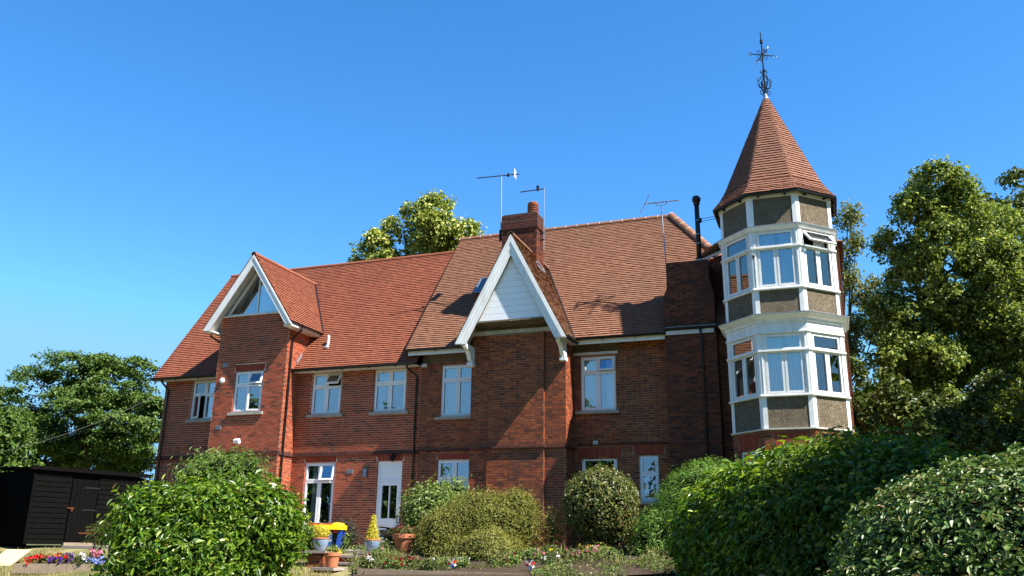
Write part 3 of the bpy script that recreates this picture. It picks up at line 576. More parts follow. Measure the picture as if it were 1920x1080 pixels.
# --- eaves: fascia, soffit, gutter
def gutter(parent, a, b, r=.058, brackets=1.0):
    a, b = np.array(a, float), np.array(b, float); d = unit(b-a); s = unit(np.cross(d, (0, 0, 1))); mb = MB(); n = 9; V = []
    for p in (a, b):
        for rr in (r, r-.006):
            for k in range(n): t = math.pi+math.pi*k/(n-1); V.append(p+s*(rr*math.cos(t))+np.array([0, 0, rr*math.sin(t)]))
    F = []
    for k in range(n-1): F += [(k, k+1, 2*n+k+1, 2*n+k), (n+k, n+k+1, 3*n+k+1, 3*n+k), (k, n+k, n+k+1, k+1), (2*n+k, 2*n+k+1, 3*n+k+1, 3*n+k)]
    F += [(0, 2*n, 3*n, n), (n-1, 2*n-1, 4*n-1, 3*n-1)]
    mb.add(V, F); L = np.linalg.norm(b-a)
    for i in range(int(L/brackets)+1):
        p = a+d*min(L-.03, .05+i*brackets); mb.tube([p-d*.02+np.array([0, 0, -r*.55]), p+d*.02+np.array([0, 0, -r*.55])], r*.75, 7)
    return mb.build('gutter', M['black_pipe'], parent)
def downpipe(pts, r=.036):
    o = MB().tube(pts, r, 10).build('downpipe', M['black_pipe'], HOUSE, smooth=True); a, b = np.array(pts[-2]), np.array(pts[-1]); n = int(abs(b[2]-a[2])/1.5)
    for i in range(1, n+1):
        p = a+(b-a)*i/(n+.4); MB().lathe(p-np.array([0, 0, .04]), [(r+.001, 0), (r+.014, .01), (r+.014, .07), (r+.001, .08)], 10).build('pipe_collar', M['black_pipe'], o)
for u0, u1, hol in ((-5.7, -2.62, 0), (.262, 4.95, 0)):
    MB().box(u0, u1, -.335, -.30, 2.735, 2.80).build('fascia', M['white_paint'], HOUSE); MB().box(u0, u1, -.30, .0, 2.765, 2.79).build('soffit', M['old_white'], HOUSE)
    gutter(HOUSE, (u0-.08, -.43, 2.85), (u1+.02, -.43, 2.85), r=.092)
for u0, u1 in ((4.68, 7.12), (10.26, 13.15)):
    MB().box(u0, u1, -.43, -.39, 3.06, 3.20).build('fascia', M['white_paint'], HOUSE); MB().box(u0, u1, -.39, .0, 3.20, 3.24).build('soffit', M['old_white'], HOUSE)
    gutter(HOUSE, (u0-.04, -.512, 3.255), (u1, -.512, 3.255), r=.078)
downpipe([(-5.38, -.40, 2.80), (-5.36, -.36, 2.68), (-5.30, -.08, 2.45), (-5.30, -.07, 2.3), (-5.30, -.07, -3.0)])
downpipe([(4.62, -.40, 2.80), (4.63, -.38, 2.68), (4.86, -.09, 2.45), (4.86, -.07, 2.3), (4.86, -.07, -3.0)])
# --- dormer gable on the wing bay: barge boards, soffit, triangular glazing
zt_, zb_ = 6.885, 6.885-.21*math.hypot(1, TD)
for sg in (1, -1):
    pl = [(0, zt_), ((zt_-4.24)/TD, 4.24), ((zb_-4.24)/TD, 4.24), (0, zb_)]
    b = MB().prism([(XD+sg*x, -1.305, z) for x, z in pl], (0, .04, 0)).build('barge_board', M['white_paint'], dr)
    MB().prism([(XD+sg*x, -1.325, z) for x, z in [(0, zt_+.01), ((zt_+.01-4.25)/TD, 4.25), ((zt_-.085-4.25)/TD, 4.25), (0, zt_-.085)]], (0, .018, 0)).build('barge_moulding', M['white_paint'], dr)
    MB().prism([(XD+sg*x, -1.26, z) for x, z in [(0, 6.87), (1.76, 6.87-1.76*TD), (1.76, 6.83-1.76*TD), (0, 6.83)]], (0, .73, 0)).build('soffit', M['old_white'], dr)
    MB().box(XD+sg*1.46 if sg > 0 else XD-1.80, XD+1.80 if sg > 0 else XD-1.46, -1.25, -.83, 4.20, 4.24).build('soffit', M['white_paint'], dr)
    MB().box(XD+1.70 if sg > 0 else XD-1.735, XD+1.735 if sg > 0 else XD-1.70, -.83, .9, 4.22, 4.38).build('fascia', M['white_paint'], dr)
    gutter(dr, (XD+sg*1.80, -1.27, 4.36), (XD+sg*1.80, .78, 4.36), brackets=.8)
    MB().box(XD+1.44 if sg > 0 else XD-1.70, XD+1.70 if sg > 0 else XD-1.44, -.824, .9, 4.20, 4.235).build('soffit', M['old_white'], dr)
tri = lambda d, zb: [(XD-(6.80-zb-d)/TD, -.80, zb), (XD+(6.80-zb-d)/TD, -.80, zb), (XD, -.80, 6.80-d)]
tw = MB(); o_, i_ = tri(.10, 4.83), tri(.28, 4.90)
for k in range(3):
    a, b, c, d = o_[k], o_[(k+1) % 3], i_[(k+1) % 3], i_[k]; tw.prism([a, b, c, d], (0, .07, 0))
tw.box(XD-.03, XD+.03, -.805, -.74, 4.90, 6.50)
trw = tw.build('gable_window', M['upvc'], HOUSE)
MB().box(XD-1.35, XD+1.35, -.90, -.74, 4.80, 4.828).build('sill', M['white_paint'], trw)
for sg in (1, -1): MB().prism([(XD+sg*.03, -.775, 4.90), (XD+sg*(6.80-4.90-.28)/TD, -.775, 4.90), (XD+sg*.03, -.775, 6.44)], (0, .006, 0)).build('pane', M['glass'], trw)
curtain(Fr((XD, -.62, 0), X3, (0, -1, 0)), .05, .80, 4.86, 5.85, 0, M['curtain'], trw, 5); curtain(Fr((XD, -.62, 0), X3, (0, -1, 0)), -.5, -.05, 4.86, 5.7, 0, M['curtain'], trw, 2)
MB().prism([(XD-1.5, -.815, 4.80), (XD+1.5, -.815, 4.80), (XD+1.38, -.815, 4.90), (XD, -.815, 6.86), (XD-1.38, -.815, 4.90)], (0, -.0001, 0))
downpipe([(XD+1.80, -.60, 4.30), (XD+1.79, -.62, 4.18), (.33, -.66, 3.9), (.31, -.66, 3.7), (.31, -.66, -3.0)])
MB().tube([(XD-1.80, -.9, 4.30), (XD-1.79, -.9, 4.12), (XD-1.55, -.82, 3.98), (-2.70, -.6, 3.9)], .036, 8).build('downpipe', M['black_pipe'], HOUSE)
# --- white boarded gable of the main block
za_, yg = 6.40, -1.684
for sg in (1, -1):
    w1, w0 = .30*math.hypot(1, TG), 0
    pl = [(0, za_), ((za_-3.02)/TG, 3.02), ((za_-w1-3.02)/TG, 3.02), (0, za_-w1)]
    bb = MB().prism([(XG+sg*x, yg, z) for x, z in pl], (0, .05, 0)).build('barge_board', M['white_paint'], gr)
    for q, (t0, t1, dy) in enumerate(((-.01, .10, -.035), (.10, .20, -.018))):
        MB().prism([(XG+sg*x, yg+dy, z) for x, z in [(0, za_-t0*2.16), ((za_-t0*2.16-3.03)/TG, 3.03), ((za_-t1*2.16-3.03)/TG, 3.03), (0, za_-t1*2.16)]], (0, -dy-.001, 0)).build('barge_moulding', M['white_paint'], gr)
    MB().prism([(XG+sg*x, yg+.05, z) for x, z in [(0, 6.38), (1.70, 6.38-1.70*TG), (1.70, 6.32-1.70*TG), (0, 6.32)]], (0, .75, 0)).build('soffit', M['old_white'], gr)
    MB().box(XG+1.45 if sg > 0 else XG-1.70, XG+1.70 if sg > 0 else XG-1.45, yg+.05, -.5, 3.04, 3.08).build('soffit', M['old_white'], gr)
    gutter(gr, (XG+sg*1.79, -1.62, 3.10), (XG+sg*1.79, -.55, 3.10), brackets=.6, r=.07)
    # scrolled bracket carrying the overhang
    prof = [(-1.60, 3.04), (-1.60, 2.96), (-1.50, 2.90), (-1.37, 2.86), (-1.27, 2.76), (-1.22, 2.66), (-1.13, 2.60), (-1.10, 2.56), (-1.10, 2.44), (-.906, 2.44), (-.906, 3.04)]
    xb = XG+sg*1.50
    br = MB().prism([(xb-.065, y, z) for y, z in prof], (.13, 0, 0)).build('gable_bracket', M['white_paint'], HOUSE)
    MB().box(xb-.095, xb+.095, -1.16, -.908, 2.45, 2.55).build('bracket_foot', M['white_paint'], br)
zz = 3.74; k = 0
while zz < 5.80:
    h = .205; hw = lambda z: max(.004, (za_-.30*2.16+.06-z)/TG)
    if hw(zz) < .03: break
    z2 = min(zz+h-.006, 5.83); MB().prism([(XG-hw(zz), -1.52, zz), (XG+hw(zz), -1.52, zz), (XG+hw(z2), -1.52, z2), (XG-hw(z2), -1.52, z2)], (0, .03, 0)).build('siding_board', M['clean_white'], gr); zz += h
MB().prism([(XG-1.2, -1.492, 3.72), (XG+1.2, -1.492, 3.72), (XG, -1.492, 6.1)], (0, .01, 0)).build('siding_backing', M['lead'], gr)
MB().box(XG-1.45, XG+1.45, -1.62, -.86, 3.66, 3.70).build('soffit', M['pebbledash'], gr)
MB().box(7.16, 10.215, -.96, -.90, 3.43, 3.56).build('gable_beam', M['old_white'], gr); MB().box(7.16, 10.215, -.93, -.90, 3.565, 3.66).build('pebbledash_panel', M['pebbledash'], gr)
# --- chimney over the gable
def brick_box(name, x0, x1, y0, y1, z0, z1, mb_, mm, seed, bond='flemish', parent=None):
    wp = MB().box(x0+.009, x1-.009, y0+.009, y1-.009, z0, z1-.002).build(name, mm, parent or HOUSE); acc = Acc()
    brickgen(acc, Fr((0, y0, 0), X3, (0, -1, 0)), x0, x1, z0, z1, (), bond, seed); brickgen(acc, Fr((x1, 0, 0), Y3, X3), y0, y1, z0, z1, (), bond, seed+1)
    brickgen(acc, Fr((0, y1, 0), X3, Y3), x0, x1, z0, z1, (), bond, seed+2); brickgen(acc, Fr((x0, 0, 0), Y3, (-1, 0, 0)), y0, y1, z0, z1, (), bond, seed+3)
    acc_build(acc, 'brickwork', mb_, wp); return wp
ch = brick_box('chimney', 7.70, 8.93, .13, .88, 4.0, 7.30, M['brick_stack'], M['mortar_stack'], 41)
brick_box('chimney_cap', 7.66, 8.97, .09, .92, 7.30, 7.60, M['brick_dark'], M['mortar_stack'], 45); brick_box('chimney_cap', 7.68, 8.95, .11, .90, 7.60, 7.825, M['brick_dark'], M['mortar_stack'], 49)
MB().box(7.76, 8.88, .16, .86, 7.82, 7.86).build('chimney_flaunching', M['mortar_stack'], ch)
pr = [(.20, 0), (.20, .05), (.175, .06)]
for i in range(4): pr += [(.185, .07+i*.085), (.195, .11+i*.085), (.165, .125+i*.085), (.165, .14+i*.085)]
pr += [(.175, .42), (.16, .45), (.10, .47)]
MB().lathe((8.70, .42, 7.84), pr, 20).build('chimney_pot', M['pot_old'], ch)
MB().tube([(8.96, .1, 6.05), (8.96, .55, 5.98), (8.98, .9, 5.5)], .05, 6).prism([(8.93, .10, 6.05), (9.02, .10, 5.83), (9.02, .90, 5.83), (8.93, .90, 6.05)], (0, 0, .03)).build('lead_flashing', M['lead'], ch)
# --- side stack with flue
st = brick_box('side_stack', 13.16, 14.65, -.5, .6, GZ0, 4.35, M['brick_stack'], M['mortar_stack'], 53)
brick_box('side_stack_top', 13.27, 14.53, -.49, .5, 4.35, 5.40, M['brick_stack'], M['mortar_stack'], 57)
MB().prism([(14.53, -.49, 4.35), (14.645, -.49, 4.35), (14.53, -.49, 4.75)], (0, .95, 0)).build('stack_shoulder', M['brick_stack'], st); MB().prism([(13.27, -.49, 4.35), (13.165, -.49, 4.35), (13.27, -.49, 4.6)], (0, .95, 0)).build('stack_shoulder', M['brick_stack'], st)
MB().lathe((14.28, -.18, 5.39), [(.26, 0), (.24, .06), (.15, .09), (.13, .10)], 16).build('flaunching', M['old_white'], st)
MB().box(13.2, 14.68, -.62, -.501, 3.345, 3.365).build('flashing', M['lead'], st); gutter(st, (13.14, -.60, 3.33), (14.70, -.60, 3.33), brackets=.5); MB().box(13.2, 14.6, -.56, -.502, 3.14, 3.26).build('fascia', M['old_white'], st)
band(Fr((0, -.5, 0), X3, (0, -1, 0)), 13.16, 14.65, -.02, .05, .04).build('string_course', M['brick_dark'], st)
downpipe([(14.22, -.60, 3.28), (14.22, -.58, 3.15), (14.24, -.56, 3.0), (14.24, -.56, -3.0)])
fl = MB().tube([(14.24, -.18, 5.40), (14.24, -.18, 7.30)], .075, 16).build('flue_pipe', M['black_pipe'], HOUSE, smooth=True)
MB().lathe((14.24, -.18, 7.28), [(.085, 0), (.10, .03), (.10, .06), (.075, .08), (.11, .10), (.135, .16), (.135, .22), (.10, .29), (.03, .315)], 16).build('cowl', M['black_pipe'], fl)
for z in (6.0, 6.75, 6.3): MB().lathe((14.24, -.18, z), [(.077, 0), (.083, .005), (.083, .03), (.077, .035)], 16).build('joint_band', M['galv'], fl)
for z in (6.72, 6.80): MB().tube([(14.30, -.18, z), (15.6, -.6, z-.02)], .009, 5).build('flue_stay', M['black_metal'], fl)
MB().box(14.31, 14.37, -.21, -.15, 6.70, 6.84).build('stay_clamp', M['black_metal'], fl)
# --- link wall and roof between stack and tower
Pa, Pb = np.array([14.33, .70, 0]), np.array([15.5, -.47, 0]); du = unit(Pb-Pa); nn = np.array([du[1], -du[0], 0])
FL = Fr(Pa, du, nn)
wall_part('link_wall', FL, 0, 1.65, 3.2, 5.72, [], M['mortar_stack'], M['brick_stack'], 'flemish', 61)
lr = MB().lbox(FL, -.2, 1.7, 5.70, 5.82, .12, .16).build('fascia', M['white_paint'], HOUSE); gutter(HOUSE, FL.p(-.2, 5.84, .20), FL.p(1.7, 5.84, .20))
VLk = unit(-nn*1.0+np.array([0, 0, 1.0])*.9); lk = deck('link_roof', [(FL.p(-.25, 5.82, .2), FL.p(1.8, 5.82, .2), FL.p(1.8, 5.82, .2)+VLk*1.6, FL.p(-.25, 5.82, .2)+VLk*.7)], 'tile_main')
acc = TAcc(); tilegen(acc, FL.p(0, 5.82, .2), du, VLk, [(-.25, 0), (1.8, 0), (1.8, 1.6), (-.25, .7)], seed=63); tiles_build(acc, 'tiles', M['tile_gable'], lk)
# --- rear wing behind the tower, tile hung
rw = MB().box(15.5, 18.16, .35, 7.5, GZ0, 5.85).build('rear_wing_wall', M['brick_far'], HOUSE)
acc = TAcc(); tilegen(acc, (18.17, .35, 1.3), Y3, (0, 0, 1), [(0, 0), (7, 0), (7, 4.6), (0, 4.6)], gauge=.11, seed=65, h1=.05, h0=.012); tiles_build(acc, 'hung_tiles', M['tile_tower'], rw)
deck('rear_wing_roof', [((18.35, .2, 5.8), (18.35, 7.7, 5.8), (16.8, 5.5, 7.2), (16.8, 2.6, 7.2)), ((15.2, .2, 5.8), (15.2, 7.7, 5.8), (16.8, 5.5, 7.2), (16.8, 2.6, 7.2)), ((15.2, .2, 5.8), (18.35, .2, 5.8), (16.8, 2.6, 7.2)), ((15.2, 7.7, 5.8), (18.35, 7.7, 5.8), (16.8, 5.5, 7.2))], 'tile_main')
# ------------------------------------------------------------------ tower
TX, TY, AP = 16.55, -.85, 1.50
T22 = math.tan(math.pi/8)
def face(th, ap): t = math.radians(th); n = np.array([math.sin(t), -math.cos(t), 0]); return Fr(np.array([TX, TY, 0])+n*ap, (math.cos(t), math.sin(t), 0), n)
ANG = [-90, -45, 0, 45, 90, 135, 180, -135]
def ocorner(ap, k): t = math.radians(22.5+45*k); R = ap/math.cos(math.pi/8); return np.array([TX+R*math.sin(t), TY-R*math.cos(t), 0])
def oring(mb, prof):
    """closed profile list of (apothem, z) swept round the octagon"""
    n = len(prof); b0 = len(mb.v)
    for k in range(8):
        for ap, z in prof: c = ocorner(ap, k); mb.v.append((float(c[0]), float(c[1]), float(z)))
    for k in range(8):
        for i in range(n): j = (i+1) % n; mb.f.append((b0+k*n+i, b0+k*n+j, b0+((k+1) % 8)*n+j, b0+((k+1) % 8)*n+i))
    return mb
def ring(name, prof, mat): return oring(MB(), prof).build(name, M[mat], HOUSE)
h = AP*T22
# brick base
for i, th in enumerate(ANG):
    fr = face(th, AP); ops = [(-.36, .36, -1.8, -.40)] if th in (-45, 0, 45) else []
    wall_part('tower_wall', fr, -h, h, GZ0, .06, ops, M['mortar_main'], M['brick_main'], 'flemish', 70+i, arches=[(-.36, .36, -.395, .36)] if ops else [])
    if ops: window(fr, -.36, .36, -1.8, -.40, -.75, lower=1, upper=1, sill='old', name='tower_window')
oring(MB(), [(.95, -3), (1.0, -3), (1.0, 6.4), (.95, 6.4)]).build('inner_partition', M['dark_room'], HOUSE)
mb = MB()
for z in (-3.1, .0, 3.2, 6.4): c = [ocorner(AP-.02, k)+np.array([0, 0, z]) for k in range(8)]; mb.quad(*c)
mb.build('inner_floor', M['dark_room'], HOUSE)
# pebbledash belts with white corner posts
for z0, z1 in ((.085, .885), (3.085, 3.745), (5.575, 6.385)):
    for th in ANG:
        fr = face(th, AP); MB().lbox(fr, -h+.10, h-.10, z0, z1, -.08, -.012).build('pebbledash_panel', M['pebbledash'], HOUSE)
    for k in range(8):
        c = [ocorner(AP, k)]; t1, t0 = face(45*k, AP), face(45*(k+1), AP); pb = MB()
        a = t1.p(h-.115, 0, 0); b = ocorner(AP, k); d = t0.p(-h+.115, 0, 0); a2 = t1.p(h-.115, 0, -.09); d2 = t0.p(-h+.115, 0, -.09); b2 = ocorner(AP-.09, k)
        pb.prism([q+np.array([0, 0, z0]) for q in (a, b, d, d2, b2, a2)], (0, 0, z1-z0)); pb.build('corner_post', M['white_paint'], HOUSE)
# window storeys
def storey(z0, z1, ztr, opens):
    for th in ANG:
        fr = face(th, AP+.01); v = th in (-90, -45, 0, 45, 90)
        if v:
            cu = {0: [(.02, .46, 'curtain'), (.6, .98, 'curtain')], 45: [(.55, .98, 'curtain_beige')], -45: [(0, .28, 'curtain')]}.get(th, [])
            wd = window(fr, -.50, .50, z0, z1, ztr, lower=2, upper=1, sill=None, name='tower_window', n0=-.10, fw=.05, mat='white_paint', opens=opens.get(th, {}), curt=cu, bars=0)
        else: MB().lbox(fr, -.50, .50, z0, z1, -.10, -.05).build('tower_panel', M['white_paint'], HOUSE)
    for k in range(8):
        t1, t0 = face(45*k, AP+.01), face(45*(k+1), AP+.01); hh = (AP+.01)*T22
        a, b, d = t1.p(.50, 0, 0), ocorner(AP+.01, k), t0.p(-.50, 0, 0); a2, d2, b2 = t1.p(.50, 0, -.12), t0.p(-.50, 0, -.12), ocorner(AP-.11, k)
        MB().prism([q+np.array([0, 0, z0]) for q in (a, b, d, d2, b2, a2)], (0, 0, z1-z0)).build('corner_post', M['white_paint'], HOUSE)
        for zc in (z0, ztr+.05):   # raised panel edges on the posts
            zt1 = (ztr-.05 if zc == z0 else z1)
            MB().lbox(t1, hh-.085, hh-.065, zc+.02, zt1-.02, 0, .012).lbox(t0, -hh+.065, -hh+.085, zc+.02, zt1-.02, 0, .012).build('post_bead', M['white_paint'], HOUSE)
storey(.945, 2.56, 2.095, {})
storey(3.82, 5.43, 4.94, {45: {(1, 0): ('top', 38)}})
A = AP
ring('tower_sill', [(A-.1, .035), (A+.035, .035), (A+.05, .05), (A+.05, .078), (A-.1, .088)], 'old_white')
ring('tower_sill', [(A-.1, .885), (A+.04, .885), (A+.055, .90), (A+.055, .93), (A+.015, .947), (A-.1, .947)], 'white_paint')
ring('tower_transom', [(A-.02, 2.06), (A+.035, 2.06), (A+.05, 2.075), (A+.05, 2.115), (A+.015, 2.13), (A-.02, 2.13)], 'white_paint')
ring('tower_frieze', [(A-.1, 2.56), (A+.045, 2.56), (A+.045, 2.60), (A+.02, 2.615), (A+.02, 2.83), (A+.05, 2.85), (A-.1, 2.85)], 'white_paint')
ring('tower_cornice', [(A-.1, 2.85), (A+.05, 2.85), (A+.06, 2.91), (A+.12, 2.95), (A+.17, 3.01), (A+.20, 3.03), (A+.20, 3.06), (A-.1, 3.085)], 'white_paint')
ring('cornice_lead', [(A-.09, 3.086), (A+.205, 3.061), (A+.215, 3.05), (A+.215, 3.066), (A-.09, 3.10)], 'lead')
ring('tower_sill', [(A-.1, 3.745), (A+.04, 3.745), (A+.055, 3.76), (A+.055, 3.795), (A+.015, 3.82), (A-.1, 3.82)], 'white_paint')
ring('tower_transom', [(A-.02, 4.905), (A+.035, 4.905), (A+.05, 4.92), (A+.05, 4.96), (A+.015, 4.975), (A-.02, 4.975)], 'white_paint')
ring('tower_cornice', [(A-.1, 5.43), (A+.04, 5.43), (A+.06, 5.47), (A+.10, 5.53), (A+.10, 5.555), (A-.1, 5.575)], 'white_paint')
ring('cornice_lead', [(A-.09, 5.576), (A+.105, 5.556), (A+.112, 5.545), (A+.112, 5.562), (A-.09, 5.588)], 'lead')
ring('tower_fascia', [(A-.1, 6.385), (A+.03, 6.385), (A+.03, 6.48), (A-.1, 6.48)], 'white_paint')
ring('tower_soffit', [(A-.1, 6.482), (A+.10, 6.482), (A+.10, 6.50), (A-.1, 6.50)], 'black_timber')
ring('tower_gutter', [(A+.08, 6.47), (A+.10, 6.44), (A+.14, 6.43), (A+.18, 6.45), (A+.19, 6.49), (A+.178, 6.49), (A+.13, 6.45), (A+.092, 6.49)], 'black_pipe')
for k in range(8):
    fr = face(45*k, A+.10)
    for u in (-.35, .35): MB().lbox(fr, u-.025, u+.025, 6.395, 6.44, -.07, .02).build('gutter_bracket', M['black_pipe'], HOUSE)
# tiled cone with bell-cast foot
prof = [(A+.16, 6.50), (A-.02, 6.73), (A-.19, 7.03), (.035, 10.22)]
dkm = MB()
for k in range(8):
    for (a0, z0), (a1, z1) in zip(prof, prof[1:]): c = [ocorner(a0-.012, k)+np.array([0, 0, z0]), ocorner(a0-.012, k+1)+np.array([0, 0, z0]), ocorner(a1-.012, k+1)+np.array([0, 0, z1]), ocorner(a1-.012, k)+np.array([0, 0, z1])]; dkm.quad(*c)
cone = dkm.build('tower_roof', M['tile_tower'], HOUSE)
acc = TAcc(); cnt = {'n': 0}
for k, th in enumerate(ANG):
    for si, ((a0, z0), (a1, z1)) in enumerate(zip(prof, prof[1:])):
        fr = face(th, 0); O = fr.p(0, z0, a0); V_ = fr.p(0, z1, a1)-O; L = np.linalg.norm(V_); V_ = V_/L
        def sel(u, v):
            if th in (0, 45) and cnt['n'] < 300: cnt['n'] += 1; return True
            return False
        tilegen(acc, O, fr.U, V_, [(-a0*T22, 0), (a0*T22, 0), (a1*T22, L), (-a1*T22, L)], gauge=.098, tw=.165, seed=80+k*3+si, singles=sel if si == 2 else None, h1=.044, h0=.010)
tiles_build(acc, 'tiles', M['tile_tower'], cone)
g_, tw_ = .098, .0795
tv = np.array([(-tw_, 0, .044), (tw_, 0, .044), (tw_, g_+.03, .010), (-tw_, g_+.03, .010), (-tw_, 0, .016), (tw_, 0, .016), (tw_, g_+.03, -.002), (-tw_, g_+.03, -.002)])
tme = np_mesh('tile', tv, np.array([(0, 1, 2, 3), (0, 4, 5, 1), (1, 5, 6, 2), (3, 7, 4, 0)]), M['tile_tower'])
for p, U, V_, Nn in acc.single:
    o = bpy.data.objects.new('tile', tme); COL.objects.link(o); o.parent = cone; q = p-OFF[HOUSE.name]+Nn*random.uniform(-.003, .003)
    o.matrix_local = Matrix(((U[0], V_[0], Nn[0], q[0]), (U[1], V_[1], Nn[1], q[1]), (U[2], V_[2], Nn[2], q[2]), (0, 0, 0, 1)))
for k in range(8):
    pts = [ocorner(a+.006, k)+np.array([0, 0, z+.012]) for a, z in prof]; MB().tube(pts, [.022, .02, .02, .014], 5).build('hip_strip', M['tile_gable'], cone)
# ------------------------------------------------------------------ finial with weathervane
FIN = empty('weathervane', (TX, TY, 10.15), 'black wrought iron weathervane with scrolls on the tower tip', 'weathervane')
MB().lathe((TX, TY, 10.12), [(.10, 0), (.085, .08), (.05, .16), (.03, .24)], 12).build('lead_cap', M['lead'], FIN)
MB().tube([(TX, TY, 10.2), (TX, TY, 12.0), (TX-.01, TY, 12.5)], [.028, .022, .016], 8).lathe((TX, TY, 12.10), [(.02, 0), (.045, .01), (.045, .13), (.02, .14)], 10).build('rod', M['black_metal'], FIN)
def spiral(c, e1, e2, r0, r1, a0, a1, n=22): return [c+e1*((r0+(r1-r0)*i/n)*math.cos(a0+(a1-a0)*i/n))+e2*((r0+(r1-r0)*i/n)*math.sin(a0+(a1-a0)*i/n)) for i in range(n+1)]
for q in range(4):
    a = math.radians(28+90*q); e1 = np.array([math.cos(a), math.sin(a), 0]); e2 = np.array([0, 0, 1.0]); sb = MB(); c0 = np.array([TX, TY, 0])
    P = lambda r, z: c0+e1*r+e2*z
    for pts in (spiral(P(.09, 10.42), e1, e2, .085, .025, -1.9, 4.2), spiral(P(.095, 10.66), e1, e2, .11, .03, -2.6, 3.6), spiral(P(.07, 11.10), e1, e2, .07, .02, 3.6, -2.4),
                [P(.02, 11.03), P(.10, 10.90), P(.19, 10.76), P(.21, 10.68), P(.17, 10.58), P(.06, 10.50)], spiral(P(.12, 10.80), e1, e2, .10, .10, -.6, 1.2, 8)):
        sb.tube(pts, .013, 5)
    sb.build('scroll', M['black_metal'], FIN)
    ab = math.radians(28+90*q); ea = np.array([math.cos(ab), math.sin(ab), 0]); am = MB().tube([c0+e2*11.70, c0+ea*.36+e2*11.70], .016, 6)
    for sgn in (1, -1): am.tube(spiral(c0+ea*.10+e2*(11.70+sgn*.10), ea, e2*sgn, .07, .03, -1.2, 3.2, 12), .010, 4)
    am.build('arm', M['black_metal'], FIN)
    ct = c0+ea*.40+e2*11.70; s = .05; L = {0: [[(-1, -1), (-1, 1), (1, -1), (1, 1)]], 1: [[(1, -1), (-1, -1), (-1, 1), (1, 1)], [(-1, 0), (.6, 0)]], 2: [[(-1, -.8), (1, -1), (1, 0), (-1, 0), (-1, 1), (1, .8)]], 3: [[(-1, 1), (-.5, -1), (0, .6), (.5, -1), (1, 1)]]}[q]
    lt = MB()
    for st_ in L: lt.tube([ct+ea*(s*x)+e2*(s*1.2*y) for x, y in st_], .013, 4)
    lt.build('letter', M['galv'], FIN)
# ------------------------------------------------------------------ aerials
def aerial(name, label, base, top, boom_a, boom_b, nel, ell, refl=None, mat='galv', cradle=False):
    A_ = empty(name, base, label, 'aerial', 'roof aerials'); MB().tube([base, top], .019, 8).build('mast', M[mat], A_); boom_a, boom_b = np.array(boom_a, float), np.array(boom_b, float)
    MB().tube([boom_a, boom_b], .017, 6).build('boom', M['black_metal' if not cradle else 'galv'], A_); d = unit(boom_b-boom_a); s = unit(np.cross(d, (0, 0, 1)))
    el = MB()
    for i in range(nel):
        p = boom_a+(boom_b-boom_a)*(i/(nel-1)); L = ell*(.8+.4*i/(nel-1)); ax = np.array([0, 0, 1.0]) if refl == 'vertical' else s; el.tube([p-ax*L/2, p+ax*L/2], .009, 5)
        if cradle: el.lathe(p-np.array([0, 0, .02]), [(.02, 0), (.022, .02), (.02, .04)], 6)
    el.build('elements', M['galv'], A_)
    if refl == 'v':
        rb = MB(); q = boom_a
        for sg in (1, -1):
            for j in range(4): c = q-d*.02+(-d*.0+np.array([0, 0, sg*1.0]))*.0+d*(.0); e = q+d*(.05+.05*j)+np.array([0, 0, sg*(.05+.075*j)]); e = q+d*(-.02+.045*j*(-1 if sg < 0 else 1))+np.array([0, 0, sg*(.03+.075*j)]); rb.tube([e-s*.14, e+s*.14], .006, 5)
            rb.tube([q, q+d*(.12*(1 if sg > 0 else -1))+np.array([0, 0, sg*.28])], .008, 5)
        rb.build('reflector', M['galv'], A_)
    elif refl == 'plate':
        p = boom_b-d*.13; MB().prism([p-s*.16+np.array([0, 0, -.16]), p+s*.16+np.array([0, 0, -.16]), p+s*.16+np.array([0, 0, .16]), p-s*.16+np.array([0, 0, .16])], d*.012).build('reflector', M['upvc'], A_); MB().box(*(float(v) for v in (p[0]-.28, p[0]-.22, p[1]-.03, p[1]+.03, p[2]-.05, p[2]+.07))).build('junction_box', M['black_metal'], A_)
    elif refl == 'vertical':
        MB().box(boom_b[0]-.27, boom_b[0]-.19, boom_b[1]-.03, boom_b[1]+.03, boom_b[2]-.05, boom_b[2]+.14).build('junction_box', M['black_metal'], A_)
    if cradle:
        m = np.array(top, float); MB().tube([m+d*(-.17)+np.array([0, 0, .10]), m+d*-.15+np.array([0, 0, .03]), m, m+d*.15+np.array([0, 0, .03]), m+d*.17+np.array([0, 0, .10])], .012, 6).build('cradle', M['galv'], A_)
    return A_
a1 = aerial('aerial', 'tall aerial mast with long boom and white square reflector, strapped beside the chimney', (7.55, .43, 7.05), (7.53, .43, 9.47), (6.66, .30, 9.44), (8.12, .55, 9.50), 14, .13, 'plate')
MB().box(7.53, 7.66, .40, .46, 7.10, 7.14).box(7.53, 7.66, .40, .46, 7.36, 7.40).box(7.50, 7.56, .38, .48, 7.05, 7.45).build('wall_bracket', M['black_metal'], a1)
a2 = aerial('aerial', 'short aerial with hanging elements on a mast behind the chimney pot', (9.04, .55, 6.6), (9.06, .50, 8.80), (8.27, .30, 8.70), (9.07, .50, 8.80), 9, .09, 'vertical')
MB().box(8.93, 9.06, .52, .58, 6.95, 6.99).box(8.93, 9.06, .52, .58, 7.2, 7.24).build('wall_bracket', M['black_metal'], a2)
a3 = aerial('aerial', 'aerial with flared reflector on a tall pole fixed to the side stack', (13.20, .1, 4.95), (13.10, .1, 7.52), (12.62, -.05, 7.58), (13.62, .22, 7.68), 10, .12, 'v', cradle=True)
MB().box(13.17, 13.30, .07, .13, 5.05, 5.09).box(13.17, 13.30, .07, .13, 5.28, 5.32).build('wall_bracket', M['galv'], a3)
